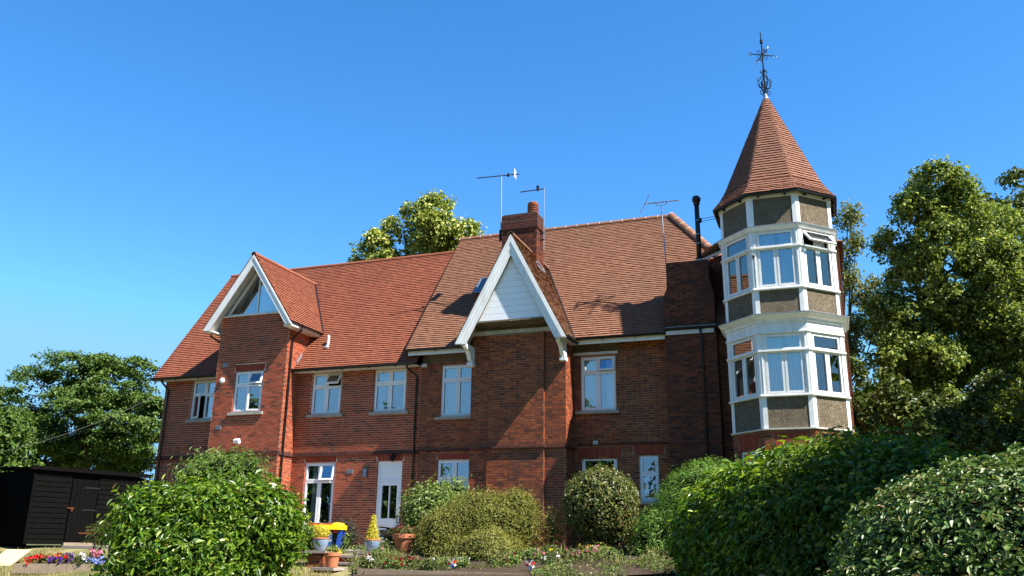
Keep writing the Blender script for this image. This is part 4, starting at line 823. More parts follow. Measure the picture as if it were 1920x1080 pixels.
# ------------------------------------------------------------------ small fittings
def on_slope(px, py, O, n):
    v = at(px, py, 1.0)-CAM; n = np.array(n, float); return CAM+v*(np.dot(np.array(O)-CAM, n)/np.dot(v, n))
vp = on_slope(614, 650, (0, yeL, zeL), (0, -(zrL-zeL), yrL-yeL))
V1 = empty('roof_vent_pipe', vp, 'pale vent pipe standing on the wing roof below the dormer', 'vent pipe')
MB().tube([vp-np.array([0, 0, .1]), vp+np.array([.02, 0, .34])], .055, 12).build('pipe', M['old_white'], V1); MB().lathe(vp+np.array([.018, 0, .34]), [(.06, 0), (.05, .05), (.02, .08)], 12).build('cap', M['old_white'], V1)
MB().lathe(vp-np.array([0, 0, .06]), [(.15, 0), (.08, .09), (.062, .12)], 12).build('flashing_collar', M['lead'], V1)
# roof light, propped open
q0 = on_slope(905, 557, (0, yeM, zeM), (0, -(zrM-zeM), yrM-yeM)); nM = unit((0, -(zrM-zeM), yrM-yeM))
RLt = empty('roof_light', q0, 'small roof light propped open beside the white gable', 'roof window'); f_ = lambda u, v, n: q0+np.array([u, 0, 0])+VM*v+nM*n
fb = MB()
for (u0, u1, v0, v1) in ((-.30, -.24, 0, 1.0), (.24, .30, 0, 1.0), (-.24, .24, 0, .06), (-.24, .24, .94, 1.0)): fb.hexa([f_(u0, v0, 0), f_(u1, v0, 0), f_(u1, v1, 0), f_(u0, v1, 0), f_(u0, v0, .09), f_(u1, v0, .09), f_(u1, v1, .09), f_(u0, v1, .09)])
fb.build('frame', M['tile_main'], RLt); i0 = MB()
for (u0, u1, v0, v1) in ((-.31, -.25, 0, 1.02), (.25, .31, 0, 1.02), (-.25, .25, 0, .06), (-.25, .25, .96, 1.02)): i0.hexa([f_(u0, v0, .1), f_(u1, v0, .1), f_(u1, v1, .1), f_(u0, v1, .1), f_(u0, v0, .14), f_(u1, v0, .14), f_(u1, v1, .14), f_(u0, v1, .14)])
i0.rot(0, f_(0, 1.02, .1), (1, 0, 0), -math.radians(5)); i0.build('sash', M['galv'], RLt)
pn = MB().hexa([f_(-.25, .06, .11), f_(.25, .06, .11), f_(.25, .96, .11), f_(-.25, .96, .11), f_(-.25, .06, .12), f_(.25, .06, .12), f_(.25, .96, .12), f_(-.25, .96, .12)]); pn.rot(0, f_(0, 1.02, .1), (1, 0, 0), -math.radians(5)); pn.build('pane', M['glass'], RLt)
def on_wall(px, py, Y): v = at(px, py, 1.0)-CAM; return CAM+v*((Y-CAM[1])/v[1])
def fitting(name, label, cat, p, parts):
    e = empty(name, p, label, cat)
    for nm, mb, m in parts: mb.build(nm, M[m], e)
    return e
p = on_wall(449, 826, -.824); i = MB().box(p[0]-.10, p[0]+.10, p[1]-.20, p[1]-.08, p[2]-.02, p[2]+.10); i.rot(0, p, (1, 0, 0), .5)
fitting('floodlight', 'white floodlight on the wing bay above the shrubs', 'floodlight', p, [('head', i, 'upvc'), ('mount', MB().tube([p-np.array([-.03, 0, .08]), p+np.array([.03, -.08, -.08]), p+np.array([.02, -.12, 0])], .03, 8), 'upvc'), ('sensor', MB().lathe(p+np.array([.06, -.1, -.14]), [(.02, 0), (.04, .03), (.03, .07)], 10), 'upvc')])
p = on_wall(417, 714, -.824); m_ = MB().lathe((0, 0, 0), [(.10, 0), (.10, .04), (.07, .07), (.02, .08)], 16); m_.rot(0, (0, 0, 0), (1, 0, 0), math.pi/2); m_.v = [tuple(np.array(v)+p) for v in m_.v]
fitting('alarm_bell', 'round white alarm bell beside the bay window', 'alarm bell', p, [('case', m_, 'upvc')])
for px, py, Y, lab in ((423, 685, -.824, 'small dark air brick near the top of the wing bay'), (409, 802, -.824, 'grey air vent low on the wing bay'), (656, 884, 0, 'small grey vent between ground window and front door')):
    p = on_wall(px, py, Y); fr = Fr(p, X3, (0, -1, 0)); vm = MB().lbox(fr, -.11, .11, -.07, .07, -.01, .012)
    for k in range(4): vm.lbox(fr, -.095, .095, -.052+k*.03, -.04+k*.03, .012, .022)
    fitting('air_vent', lab, 'vent', p, [('grille', vm, 'lead')])
p = on_wall(686, 886, 0); fr = Fr(p, X3, (0, -1, 0)); fitting('wall_lamp', 'grey box lamp on the wall beside the front door', 'wall lamp', p, [('body', MB().lbox(fr, -.07, .07, -.15, .13, 0, .07), 'galv'), ('diffuser', MB().lbox(fr, -.045, .045, -.12, .10, .071, .10), 'blue_glaze')])
p = on_wall(739, 860, 0); fr = Fr(p, X3, (0, -1, 0)); fitting('porch_lamp', 'black lantern over the front door', 'lantern', p, [('arm', MB().tube([fr.p(0, .10, 0), fr.p(0, .14, .08), fr.p(0, .08, .12)], .014, 6), 'black_metal'), ('lantern', MB().lathe(fr.p(0, -.10, .12), [(.03, 0), (.055, .02), (.075, .13), (.09, .14), (.03, .19)], 8), 'black_metal'), ('back_plate', MB().lbox(fr, -.05, .05, .03, .17, 0, .02), 'black_metal')])
p = on_wall(798, 686, 0); fr = Fr(p, X3, (0, -1, 0)); fitting('security_light', 'small pale security light under the main eaves', 'security light', p, [('head', MB().lbox(fr, -.09, .09, -.06, .05, .05, .12), 'old_white'), ('mount', MB().lbox(fr, -.03, .03, -.03, .03, 0, .05), 'black_metal')])
p = on_wall(1118, 831, 0); fr = Fr(p, X3, (0, -1, 0)); fitting('sensor_box', 'small white sensor box on the string course beneath the main window', 'sensor', p, [('case', MB().lbox(fr, -.07, .07, -.05, .06, .05, .11), 'old_white'), ('lens', MB().lbox(fr, -.03, .03, -.03, .02, .111, .125), 'lead')])
p = on_wall(1413, 482, TY-AP); fr = Fr((p[0], TY-AP-.01, p[2]), X3, (0, -1, 0)); fitting('camera_sensor', 'tiny black sensor on the tower corner post between the upper windows', 'sensor', fr.O, [('case', MB().lbox(fr, -.03, .03, -.03, .03, 0, .07), 'black_pipe'), ('plate', MB().lbox(fr, -.035, .035, .031, .045, 0, .05), 'old_white')])
# lead soaker at the foot of the bay cheek
MB().prism([(.27, -.25, 2.98), (.27, .02, 3.36), (.27, .02, 3.56), (.27, -.25, 3.15)], (.02, 0, 0)).build('lead_flashing', M['lead'], HOUSE)
# overhead wires to the house corner
for (px, py, D, dz, r_, lab) in ((-10, 850, 26, 0, .007, 'thick black overhead cable running to the house corner'), (-10, 826, 60, -.10, .005, 'thin upper overhead wire running to the house corner'), (-10, 810, 60, -.30, .005, 'thin sagging overhead wire running to the house corner')):
    b = np.array([-5.5, -.02, 2.45+dz]); a = at(px, py, D); pts = [a+(b-a)*t-np.array([0, 0, (.9 if r_ < .006 else .25)*4*t*(1-t)]) for t in np.linspace(0, 1, 25)]; MB().tube(pts, r_, 5).build('overhead_wire', M['black_pipe'], base=b, label=lab, cat='cable')
# ------------------------------------------------------------------ foliage tools
def norm(a): return a/(np.linalg.norm(a, axis=-1, keepdims=True)+1e-9)
def leaf_arrays(P, N, size, aspect, rng, fold=.25, droop=.0, curl=.15, simple_=False):
    n = len(P); N = norm(N); t = rng.normal(size=(n, 3)); t[:, 2] -= droop; t = norm(t-N*(t*N).sum(1, keepdims=True)); b = np.cross(N, t)
    L = (size*np.clip(rng.normal(1.0, .28, n), .4, 1.7))[:, None]; W = L*aspect
    if simple_:
        V = np.stack([P, P+t*L*.5-b*W*.5+N*fold*W, P+t*L-N*curl*L, P+t*L*.5+b*W*.5+N*fold*W], 1); F = np.array([(0, 1, 2, 3)])
    else:
        V = np.stack([P, P+t*L*.33-b*W*.46+N*fold*W, P+t*L*.70-b*W*.36+N*fold*.7*W-N*curl*.3*L, P+t*L-N*curl*L, P+t*L*.70+b*W*.36+N*fold*.7*W-N*curl*.3*L, P+t*L*.33+b*W*.46+N*fold*W], 1); F = np.array([(0, 1, 2, 3), (0, 3, 4, 5)])
    k = V.shape[1]; FF = (np.arange(n)[:, None, None]*k+F[None]).reshape(-1, 4)
    return V, FF, len(F), (t, b, N, L)
def leaf_obj(name, P, N, size, aspect, mat, parent, rng, rnd=None, **kw):
    V, F, nf, _ = leaf_arrays(P, N, size, aspect, rng, **kw); r = rng.random(len(P)) if rnd is None else rnd
    return link(name, np_mesh(name, V.reshape(-1, 3)-OFF[parent.name], F, mat, np.repeat(r, nf)), parent, kind='stuff')
def lobes_px(spec):
    """(px,py,D,rx_px,ry_px[,depth_m]) -> centre, radii in metres"""
    out = []
    for q in spec:
        px, py, D, rx, ry = q[:5]; k = D/FPX; out.append((at(px, py, D), np.array([rx*k, (q[5] if len(q) > 5 else rx*k), ry*k])))
    return out
def sample_shell(lobes, n, rng, depth=.25, pw=2.0, zmin=None):
    w_ = np.array([(r[0]*r[1]*r[2])**.667 for _, r in lobes]); w_ /= w_.sum(); P = []; N = []; tot = 0
    while tot < n:
        m = int((n-tot)*1.6)+50; idx = rng.choice(len(lobes), m, p=w_); d = norm(rng.normal(size=(m, 3)))
        C = np.array([lobes[i][0] for i in idx]); R = np.array([lobes[i][1] for i in idx])
        if pw != 2: d = d/((np.abs(d)**pw).sum(1, keepdims=True))**(1/pw)
        s = 1-depth*rng.random(m)**1.6; p = C+d*R*s[:, None]; nn_ = norm(np.sign(d)*np.abs(d)**(pw-1)/R)
        ok = np.ones(m, bool)
        for i, (c, r) in enumerate(lobes):
            q = (np.abs((p-c)/r)**pw).sum(1); ok &= ~((q < (1-depth*1.15)**pw) & (idx != i))
        if zmin is not None: ok &= p[:, 2] > zmin
        P.append(p[ok]); N.append(nn_[ok]); tot += ok.sum()
    return np.concatenate(P)[:n], np.concatenate(N)[:n]
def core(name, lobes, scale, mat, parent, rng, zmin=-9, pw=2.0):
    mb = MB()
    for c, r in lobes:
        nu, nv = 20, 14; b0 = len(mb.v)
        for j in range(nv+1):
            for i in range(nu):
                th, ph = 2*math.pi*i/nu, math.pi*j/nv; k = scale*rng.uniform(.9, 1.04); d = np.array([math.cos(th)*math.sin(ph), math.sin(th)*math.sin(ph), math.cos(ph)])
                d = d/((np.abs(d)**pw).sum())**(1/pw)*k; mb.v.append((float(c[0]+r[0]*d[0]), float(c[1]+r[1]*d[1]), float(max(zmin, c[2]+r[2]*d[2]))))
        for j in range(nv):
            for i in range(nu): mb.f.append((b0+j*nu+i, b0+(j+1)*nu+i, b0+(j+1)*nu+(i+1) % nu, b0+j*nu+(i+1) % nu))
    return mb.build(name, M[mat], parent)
def shrub(name, label, cat, spec, mat, n, size, aspect, clump=.16, per=9, depth=.22, pw=2.0, up=.5, seed=0, core_s=.72, group=None, singles=0, stems=True, rnd_up=True, simple_=False, fold=.25, droop=0., spread=1.0, lobes=None):
    rng = np.random.default_rng(seed); lobes = lobes or lobes_px(spec); c0 = sum(c for c, _ in lobes)/len(lobes); gz = float(zt(c0[0], c0[1])); base = np.array([c0[0], c0[1], gz])
    S = empty(name, base, label, cat, group)
    nc = max(1, n//per); C, Nc = sample_shell(lobes, nc, rng, depth, pw, zmin=gz+.05)
    P = np.repeat(C, per, 0)+rng.normal(size=(nc*per, 3))*clump; N = np.repeat(Nc, per, 0)*spread+rng.normal(size=(nc*per, 3))*.55; N[:, 2] += up
    P[:, 2] = np.maximum(P[:, 2], gz+.02); rc = np.repeat(rng.normal(0, .12, nc), per); r = np.clip(rng.random(nc*per)*.8+.1+rc, 0, .999)
    if singles:
        v = P-CAM; dep = v@_f; sx = 960+FPX*(v@CR)/dep; sy = 540-FPX*(v@CU)/dep; vis = (sx > 5) & (sx < 1915) & (sy > 5) & (sy < 1075); out = ((N*(CAM-P)).sum(1) > 0)
        score = np.where(vis & out, dep, 1e6); ids = np.argsort(score)[:singles*4:4]; keep = np.ones(len(P), bool); keep[ids] = False
        one = np.array([(0, 0, 0), (.33, -.46*aspect, fold*aspect), (.7, -.36*aspect, fold*.7*aspect-.045), (1, 0, -.15), (.7, .36*aspect, fold*.7*aspect-.045), (.33, .46*aspect, fold*aspect)])
        lm = np_mesh('leaf', one, np.array([(0, 1, 2, 3), (0, 3, 4, 5)]), M[mat]); Va, _, _, (t, b, Nn, L) = leaf_arrays(P[ids], N[ids], size, aspect, rng)
        for i in range(len(ids)):
            o = bpy.data.objects.new('leaf', lm); COL.objects.link(o); o.parent = S; s_ = float(L[i, 0]); q = P[ids[i]]-base
            o.matrix_local = Matrix(((t[i, 0]*s_, b[i, 0]*s_, Nn[i, 0]*s_, q[0]), (t[i, 1]*s_, b[i, 1]*s_, Nn[i, 1]*s_, q[1]), (t[i, 2]*s_, b[i, 2]*s_, Nn[i, 2]*s_, q[2]), (0, 0, 0, 1)))
        P, N, r = P[keep], N[keep], r[keep]
    leaf_obj('foliage', P, N, size, aspect, M[mat], S, rng, rnd=r, simple_=simple_, fold=fold, droop=droop)
    if core_s: core('shade_core', lobes, core_s, 'inner_dark', S, rng, zmin=gz+.02, pw=pw)  # opaque dark core added behind the leaves to block light
    if stems:
        sb = MB()
        for c, r_ in lobes:
            for k in range(3): e = c+r_*rng.uniform(-.5, .5, 3); b_ = base+np.array([rng.uniform(-.15, .15), rng.uniform(-.15, .15), -.05]); m = (e+b_)/2+rng.normal(size=3)*.08; sb.tube([b_, m, e], [.03, .022, .01], 5)
        sb.build('stems', M['bark'], S)
    return S
def sprigs(S, pts, mat, size, aspect, rng, n=10):
    """upright leafy shoots: list of (base point, tip point)"""
    P = []; N = []
    for a, b in pts:
        a, b = np.array(a), np.array(b); MB().tube([a, b], [.008, .004], 4).build('shoot', M['bark'], S); d = unit(b-a)
        for i in range(n): t = .2+.8*i/n; P.append(a+(b-a)*t); N.append(d*.6+rng.normal(size=3)*.7)
    leaf_obj('shoot_leaves', np.array(P), np.array(N), size, aspect, M[mat], S, rng)
def tree(name, label, spec, mat, n, size, aspect, base_px, D, trunk_r=.35, clump=.5, per=22, depth=.5, seed=0, up=.5, bark='bark', group=None, pale=0.0, flat=1.0, simple_=True, lobes=None, limbs=4, tz=None, big=None):
    rng = np.random.default_rng(seed); lobes = lobes or lobes_px(spec); b = at(base_px, 1010, D) if tz is None else sum(c for c, _ in lobes)/len(lobes); base = np.array([b[0], b[1], float(zt(b[0], b[1])) if tz is None else tz])
    S = empty(name, base, label, 'tree', group); nc = n//per; C, Nc = sample_shell(lobes, nc, rng, depth, 2.0)
    if big:
        B, Bn = sample_shell(lobes, big[0], rng, .3, 2.0); ix = rng.integers(0, big[0], nc); dv = norm(rng.normal(size=(nc, 3))+Bn[ix]*.9+np.array([0, 0, .55])); rb_ = big[1]*rng.uniform(.6, 1.35, big[0])[ix][:, None]
        dv[:, 2] *= flat; keep = rng.random(nc) < .86; C = np.where(keep[:, None], B[ix]+dv*rb_*rng.uniform(.65, 1.0, (nc, 1)), C); Nc = np.where(keep[:, None], norm(dv), Nc)
    cl = clump*rng.uniform(.6, 1.3, nc); off = norm(rng.normal(size=(nc*per, 3)))*(rng.random(nc*per)**.5)[:, None]*np.repeat(cl, per)[:, None]; off[:, 2] *= flat
    P = np.repeat(C, per, 0)+off; N = off/np.repeat(cl, per)[:, None]*.9+np.repeat(Nc, per, 0)*.35+rng.normal(size=P.shape)*.45; N[:, 2] += up
    hz = np.clip(off[:, 2]/(np.repeat(cl, per)*flat), -1, 1); r = np.clip(.45+.0*hz+rng.normal(0, .22, len(P))+np.repeat(rng.normal(0, .10, nc), per)+pale, 0, .999)
    leaf_obj('crown', P, N, size, aspect, M[mat], S, rng, rnd=r, simple_=simple_, droop=.4)
    tb = MB(); cx = sum(c for c, _ in lobes)/len(lobes); top = np.array([cx[0], cx[1], max(c[2] for c, _ in lobes)]); H = top-base; mid = base+np.array([0, 0, .35*H[2]])
    tp = [base-np.array([0, 0, .2]), base+np.array([0, 0, .12*H[2]]), mid, base*.35+top*.65, top]; tb.tube(tp, [trunk_r*1.3, trunk_r, trunk_r*.8, trunk_r*.4, trunk_r*.08], 10); tb.build('trunk', M[bark], S)
    lb_ = MB()
    for c, r_ in lobes:
        s_ = base+np.array([0, 0, max(.15, min(.75, (c[2]-base[2])/H[2]*.7))*H[2]]); s_[:2] += (top-base)[:2]*max(0, (s_[2]-mid[2])/max(.1, (top-mid)[2])); m = (s_+c)/2+rng.normal(size=3)*.3+np.array([0, 0, -.2]); lb_.tube([s_, m, c], [trunk_r*.35, trunk_r*.22, trunk_r*.10], 6)
        d_ = np.linalg.norm((C-c)/r_, axis=1); near = np.where(d_ < 1.05)[0]
        if len(near):
            for j in rng.choice(near, min(len(near), limbs), replace=False): e = C[j]; m2 = (c+e)/2+rng.normal(size=3)*.15; lb_.tube([c, m2, e], [trunk_r*.09, trunk_r*.06, trunk_r*.02], 5)
    lb_.build('limbs', M[bark], S)
    return S
# ------------------------------------------------------------------ trees
tree('sycamore_tree', 'broad round sycamore standing far behind the black shed', [(190, 728, 55, 70, 55), (95, 745, 55, 88, 62), (150, 790, 56, 110, 65), (232, 790, 54, 58, 58), (262, 840, 55, 40, 42), (70, 825, 55, 75, 55), (190, 850, 56, 70, 40), (205, 700, 55, 45, 30)], 'leaf_sycamore', 84000, .17, .8, 135, 55, .55, clump=.55, per=40, depth=.5, seed=101, flat=.42, up=.9, big=(95, 1.5))
tree('ash_tree', 'darker tree cut by the picture edge over the black outbuilding', [(-20, 830, 42, 65, 60), (15, 800, 42, 38, 30), (5, 880, 42, 55, 35)], 'leaf_sycamore', 9000, .2, .7, -20, 42, .3, clump=.6, per=40, depth=.5, seed=102, flat=.7)
tree('lime_tree', 'pale flowering lime rising behind the roof junction', [(815, 436, 45, 46, 36), (846, 418, 45, 24, 24), (802, 408, 45, 22, 16), (795, 452, 45, 52, 36), (757, 432, 45, 24, 18), (715, 478, 45, 36, 18), (690, 470, 45, 18, 8), (850, 455, 45, 36, 36), (866, 436, 45, 14, 20), (880, 440, 45, 10, 8), (800, 540, 46, 90, 60)], 'leaf_lime', 30000, .17, .75, 805, 45, .4, clump=.36, per=24, depth=.6, seed=103, pale=.22, big=(42, .85))
tree('lime_tree', 'tall dense lime filling the garden edge beside the tower', [(1752, 368, 33, 46, 46), (1718, 415, 33, 46, 48), (1800, 420, 33, 58, 58), (1702, 480, 33, 38, 42), (1775, 510, 33, 95, 85), (1700, 590, 32, 34, 48), (1760, 640, 33, 100, 90), (1850, 560, 33, 90, 90), (1700, 690, 32, 60, 70), (1800, 760, 33, 120, 80), (1895, 700, 32, 90, 110), (1735, 820, 32, 100, 70), (1860, 850, 31, 90, 70), (1870, 470, 34, 60, 60), (1900, 620, 33, 80, 80)], 'leaf_lime_tall', 135000, .125, .8, 1780, 33, .45, clump=.30, per=30, depth=.42, seed=104, pale=0, big=(150, .85))
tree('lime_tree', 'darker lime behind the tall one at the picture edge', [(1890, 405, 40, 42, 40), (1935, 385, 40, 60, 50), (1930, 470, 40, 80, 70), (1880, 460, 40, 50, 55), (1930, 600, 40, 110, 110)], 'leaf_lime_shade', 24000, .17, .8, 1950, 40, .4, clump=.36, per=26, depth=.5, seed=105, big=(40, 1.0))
tree('birch_tree', 'thin airy birch showing between the tower and the lime', [(1590, 405, 36, 24, 22), (1605, 455, 36, 14, 22), (1578, 470, 36, 14, 26), (1590, 520, 36, 22, 26), (1622, 560, 36, 26, 22), (1640, 530, 36, 12, 14), (1605, 610, 36, 22, 24), (1640, 620, 36, 16, 20), (1590, 650, 36, 20, 24)], 'leaf_birch', 5200, .13, .7, 1585, 36, .14, clump=.38, per=22, depth=.8, seed=106, bark='bark', limbs=7)
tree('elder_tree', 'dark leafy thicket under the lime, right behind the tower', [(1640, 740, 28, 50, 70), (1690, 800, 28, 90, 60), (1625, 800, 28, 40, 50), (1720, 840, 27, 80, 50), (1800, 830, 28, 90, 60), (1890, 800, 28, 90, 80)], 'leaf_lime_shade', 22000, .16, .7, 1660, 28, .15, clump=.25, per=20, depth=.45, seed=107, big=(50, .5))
# ------------------------------------------------------------------ shrubs and hedges
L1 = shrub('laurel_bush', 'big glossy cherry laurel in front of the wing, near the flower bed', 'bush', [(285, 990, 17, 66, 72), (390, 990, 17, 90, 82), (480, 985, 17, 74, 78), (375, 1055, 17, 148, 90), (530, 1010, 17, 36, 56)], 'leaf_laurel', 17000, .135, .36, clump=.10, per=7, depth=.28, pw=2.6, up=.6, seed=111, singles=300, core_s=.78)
rng = np.random.default_rng(5)
sprigs(L1, [(at(x, 930+dy, 17+dd), at(x+rng.uniform(-8, 8), y, 17+dd)) for x, y, dy, dd in ((300, 896, 0, 0), (268, 905, 0, 0), (345, 893, -10, .2), (420, 887, -10, 0), (440, 880, -15, 0), (470, 893, -10, 0), (520, 908, 0, 0), (555, 928, 10, 0), (235, 925, 15, 0), (575, 965, 30, 0), (460, 890, -10, .3), (505, 900, 0, .2))], 'leaf_laurel', .12, .34, rng, 9)
B1 = shrub('buddleia_bush', 'feathery grey-green bush behind the laurel against the wing bay', 'bush', [(415, 890, 21, 66, 40), (368, 905, 21, 32, 36), (462, 890, 21, 36, 32), (420, 950, 21, 76, 60)], 'leaf_grey', 9000, .12, .2, clump=.13, per=10, depth=.35, up=.7, seed=112)
sprigs(B1, [(at(375, 890, 20.5), at(374, 838, 20.5)), (at(345, 900, 20.5), at(325, 875, 20.5)), (at(420, 880, 21), at(412, 846, 21)), (at(440, 880, 21), at(446, 850, 21)), (at(470, 880, 21), at(485, 862, 21)), (at(395, 880, 21), at(398, 852, 21)), (at(355, 910, 20.5), at(338, 890, 20.5))], 'leaf_grey', .13, .25, rng, 14)
def hedge_lobe(d, top, off=.98, r=1.0): x, y = 14.57+off*.861+.509*d, -8.74+off*.509-.861*d; return (np.array([x, y, -2.75]), np.array([r, r*1.05, top+2.75]))
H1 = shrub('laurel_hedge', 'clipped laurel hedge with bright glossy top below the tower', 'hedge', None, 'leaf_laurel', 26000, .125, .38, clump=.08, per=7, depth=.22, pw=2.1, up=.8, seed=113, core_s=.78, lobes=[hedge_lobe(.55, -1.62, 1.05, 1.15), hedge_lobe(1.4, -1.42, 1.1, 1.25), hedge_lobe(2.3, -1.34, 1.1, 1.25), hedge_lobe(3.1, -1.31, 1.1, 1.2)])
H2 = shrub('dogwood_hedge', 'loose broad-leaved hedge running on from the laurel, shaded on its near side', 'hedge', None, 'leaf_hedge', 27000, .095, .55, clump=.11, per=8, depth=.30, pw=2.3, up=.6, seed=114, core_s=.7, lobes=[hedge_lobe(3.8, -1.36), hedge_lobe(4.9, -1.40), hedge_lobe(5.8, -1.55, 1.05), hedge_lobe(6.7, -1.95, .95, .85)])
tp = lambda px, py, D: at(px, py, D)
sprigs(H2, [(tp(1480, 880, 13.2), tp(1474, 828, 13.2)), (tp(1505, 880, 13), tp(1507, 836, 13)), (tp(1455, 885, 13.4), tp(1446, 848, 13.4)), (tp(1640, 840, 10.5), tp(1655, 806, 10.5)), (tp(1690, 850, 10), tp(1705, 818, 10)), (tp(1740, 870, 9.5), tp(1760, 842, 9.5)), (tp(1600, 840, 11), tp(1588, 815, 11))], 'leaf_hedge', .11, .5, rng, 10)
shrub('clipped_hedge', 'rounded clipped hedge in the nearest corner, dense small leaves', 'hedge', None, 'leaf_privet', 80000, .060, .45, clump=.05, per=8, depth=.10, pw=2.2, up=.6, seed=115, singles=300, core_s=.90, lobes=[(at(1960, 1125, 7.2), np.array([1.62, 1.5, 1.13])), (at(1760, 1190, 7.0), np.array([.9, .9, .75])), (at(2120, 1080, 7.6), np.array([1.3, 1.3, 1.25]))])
shrub('yew_bush', 'soft bright green conifer mound beside the clipped laurel hedge', 'bush', [(1338, 1012, 19.5, 124, 150, 1.4), (1240, 1050, 19.4, 58, 104, .9)], 'leaf_yew', 22000, .10, .16, clump=.05, per=12, depth=.14, up=.35, seed=116, core_s=.86, simple_=True, spread=1.6)
shrub('holly_ball', 'round clipped ball bush on bare stems under the main window', 'bush', [(1127, 945, 21, 70, 68), (1140, 985, 21, 55, 40)], 'leaf_ball', 15000, .058, .5, clump=.035, per=9, depth=.12, up=.5, seed=117, core_s=.8)
shrub('rock_rose_bush', 'wide olive-green shrub mound in front of the chimney breast', 'bush', [(838, 1010, 20.6, 58, 55), (905, 985, 21, 82, 62), (968, 975, 21, 42, 56), (900, 1040, 20.3, 92, 48), (822, 1045, 20.2, 42, 36)], 'leaf_olive', 30000, .060, .35, clump=.07, per=10, depth=.2, up=.6, seed=118, core_s=.78, simple_=True)
shrub('heather_bush', 'lower feathery shrub in front of the wide olive mound', 'bush', [(915, 1035, 19.6, 45, 42), (880, 1055, 19.6, 45, 30)], 'leaf_olive', 5000, .11, .12, clump=.06, per=10, depth=.3, up=1.0, seed=119, core_s=.6, simple_=True)
shrub('viburnum_bush', 'upright mid-green leafy shrub between front door and olive mound', 'bush', [(812, 958, 22.6, 58, 50), (850, 930, 22.8, 28, 28), (790, 985, 22.4, 38, 35)], 'leaf_fresh', 7000, .085, .45, clump=.10, per=9, depth=.3, up=.6, seed=120, core_s=.6)
shrub('box_bush', 'dark rounded bush under the long ground floor window', 'bush', [(640, 1005, 23.5, 32, 30)], 'leaf_dark', 3000, .05, .5, clump=.05, per=8, depth=.2, seed=121, core_s=.8)
shrub('spindle_bush', 'low green bush behind the yellow table legs', 'bush', [(588, 1012, 20.9, 30, 28), (632, 1018, 21.2, 20, 22)], 'leaf_fresh', 2600, .07, .45, clump=.07, per=8, depth=.3, seed=122, core_s=.6)
shrub('twiggy_bush', 'half bare brownish bush beside the ball bush', 'bush', [(1040, 985, 21, 30, 28), (1025, 1010, 20.8, 25, 22)], 'leaf_olive', 1500, .06, .4, clump=.1, per=6, depth=.6, seed=123, core_s=0)
shrub('grass_clump', 'dry pinkish grass clump beside the black shed', 'plant', [(188, 1000, 21.5, 18, 18)], 'leaf_bed', 700, .16, .06, clump=.05, per=8, depth=.5, up=1.6, seed=124, core_s=0)
# ------------------------------------------------------------------ black shed and outbuilding
def gpt(px, py, D): p = at(px, py, D); return np.array([p[0], p[1], float(zt(p[0], p[1]))])
P0, P1 = gpt(44, 1018, 24), gpt(256, 1012, 26.8); P0[2] = P1[2] = -3.02; sdir = unit(P1-P0); SL = float(np.linalg.norm(P1-P0)); sn = np.array([sdir[1], -sdir[0], 0])
if np.dot(sn, CAM-P0) < 0: sn = -sn
FS = Fr(P0, sdir, sn); SHED = empty('garden_shed', P0, 'black weatherboarded garden shed with a narrow plank door', 'shed'); HS = 2.03
bk = [P0, P1, P1-sn*2.6, P0-sn*2.6]; sb = MB().prism([q+sn*-.03 for q in bk], (0, 0, HS)); sb.build('carcass', M['black_timber'], SHED)
d0, d1 = SL*.33, SL*.33+.80; nb = 14; ph = HS/nb
for k in range(nb):
    for a, b in ((0.03, d0-.03), (d1+.03, SL-.03)):
        z0 = k*ph; MB().hexa([FS.p(a, z0+.004, .03), FS.p(b, z0+.004, .03), FS.p(b, z0+.004, -.02), FS.p(a, z0+.004, -.02), FS.p(a, z0+ph, .012), FS.p(b, z0+ph, .012), FS.p(b, z0+ph, -.02), FS.p(a, z0+ph, -.02)]).build('weatherboard', M['black_timber'], SHED)
for u in (0, SL): MB().lbox(FS, u-.035, u+.035, 0, HS, -.03, .045).build('corner_trim', M['black_timber'], SHED)
dr_ = MB().lbox(FS, d0, d1, .06, 1.86, -.01, .02).build('shed_door', M['black_timber'], SHED)
for k in range(6): MB().lbox(FS, d0+.005+k*(d1-d0)/6, d0-.005+(k+1)*(d1-d0)/6, .07, 1.85, .021, .034).build('door_plank', M['black_timber'], dr_)
for z, m in ((.32, 'rust'), (.98, 'black_metal'), (1.62, 'black_metal')): MB().lbox(FS, d1-.42, d1+.05, z-.02, z+.02, .036, .046).build('hinge', M[m], dr_)
MB().lbox(FS, d0-.08, d0+.12, 1.00, 1.04, .036, .06).lbox(FS, d0+.04, d0+.09, .93, 1.0, .037, .065).build('latch', M['rust'], dr_)
MB().lbox(FS, -.2, SL+.2, HS+.01, HS+.12, .10, .14).build('roof_fascia', M['black_timber'], SHED)
MB().prism([FS.p(-.2, HS+.02, .10), FS.p(SL+.2, HS+.02, .10), FS.p(SL+.2, HS+.12, -2.8), FS.p(-.2, HS+.12, -2.8)], (0, 0, .05)).build('roof_sheet', M['black_timber'], SHED)
MB().lbox(FS, d0-.06, d1+.06, -.03, .055, -.01, .12).build('threshold', M['grey_timber'], SHED)
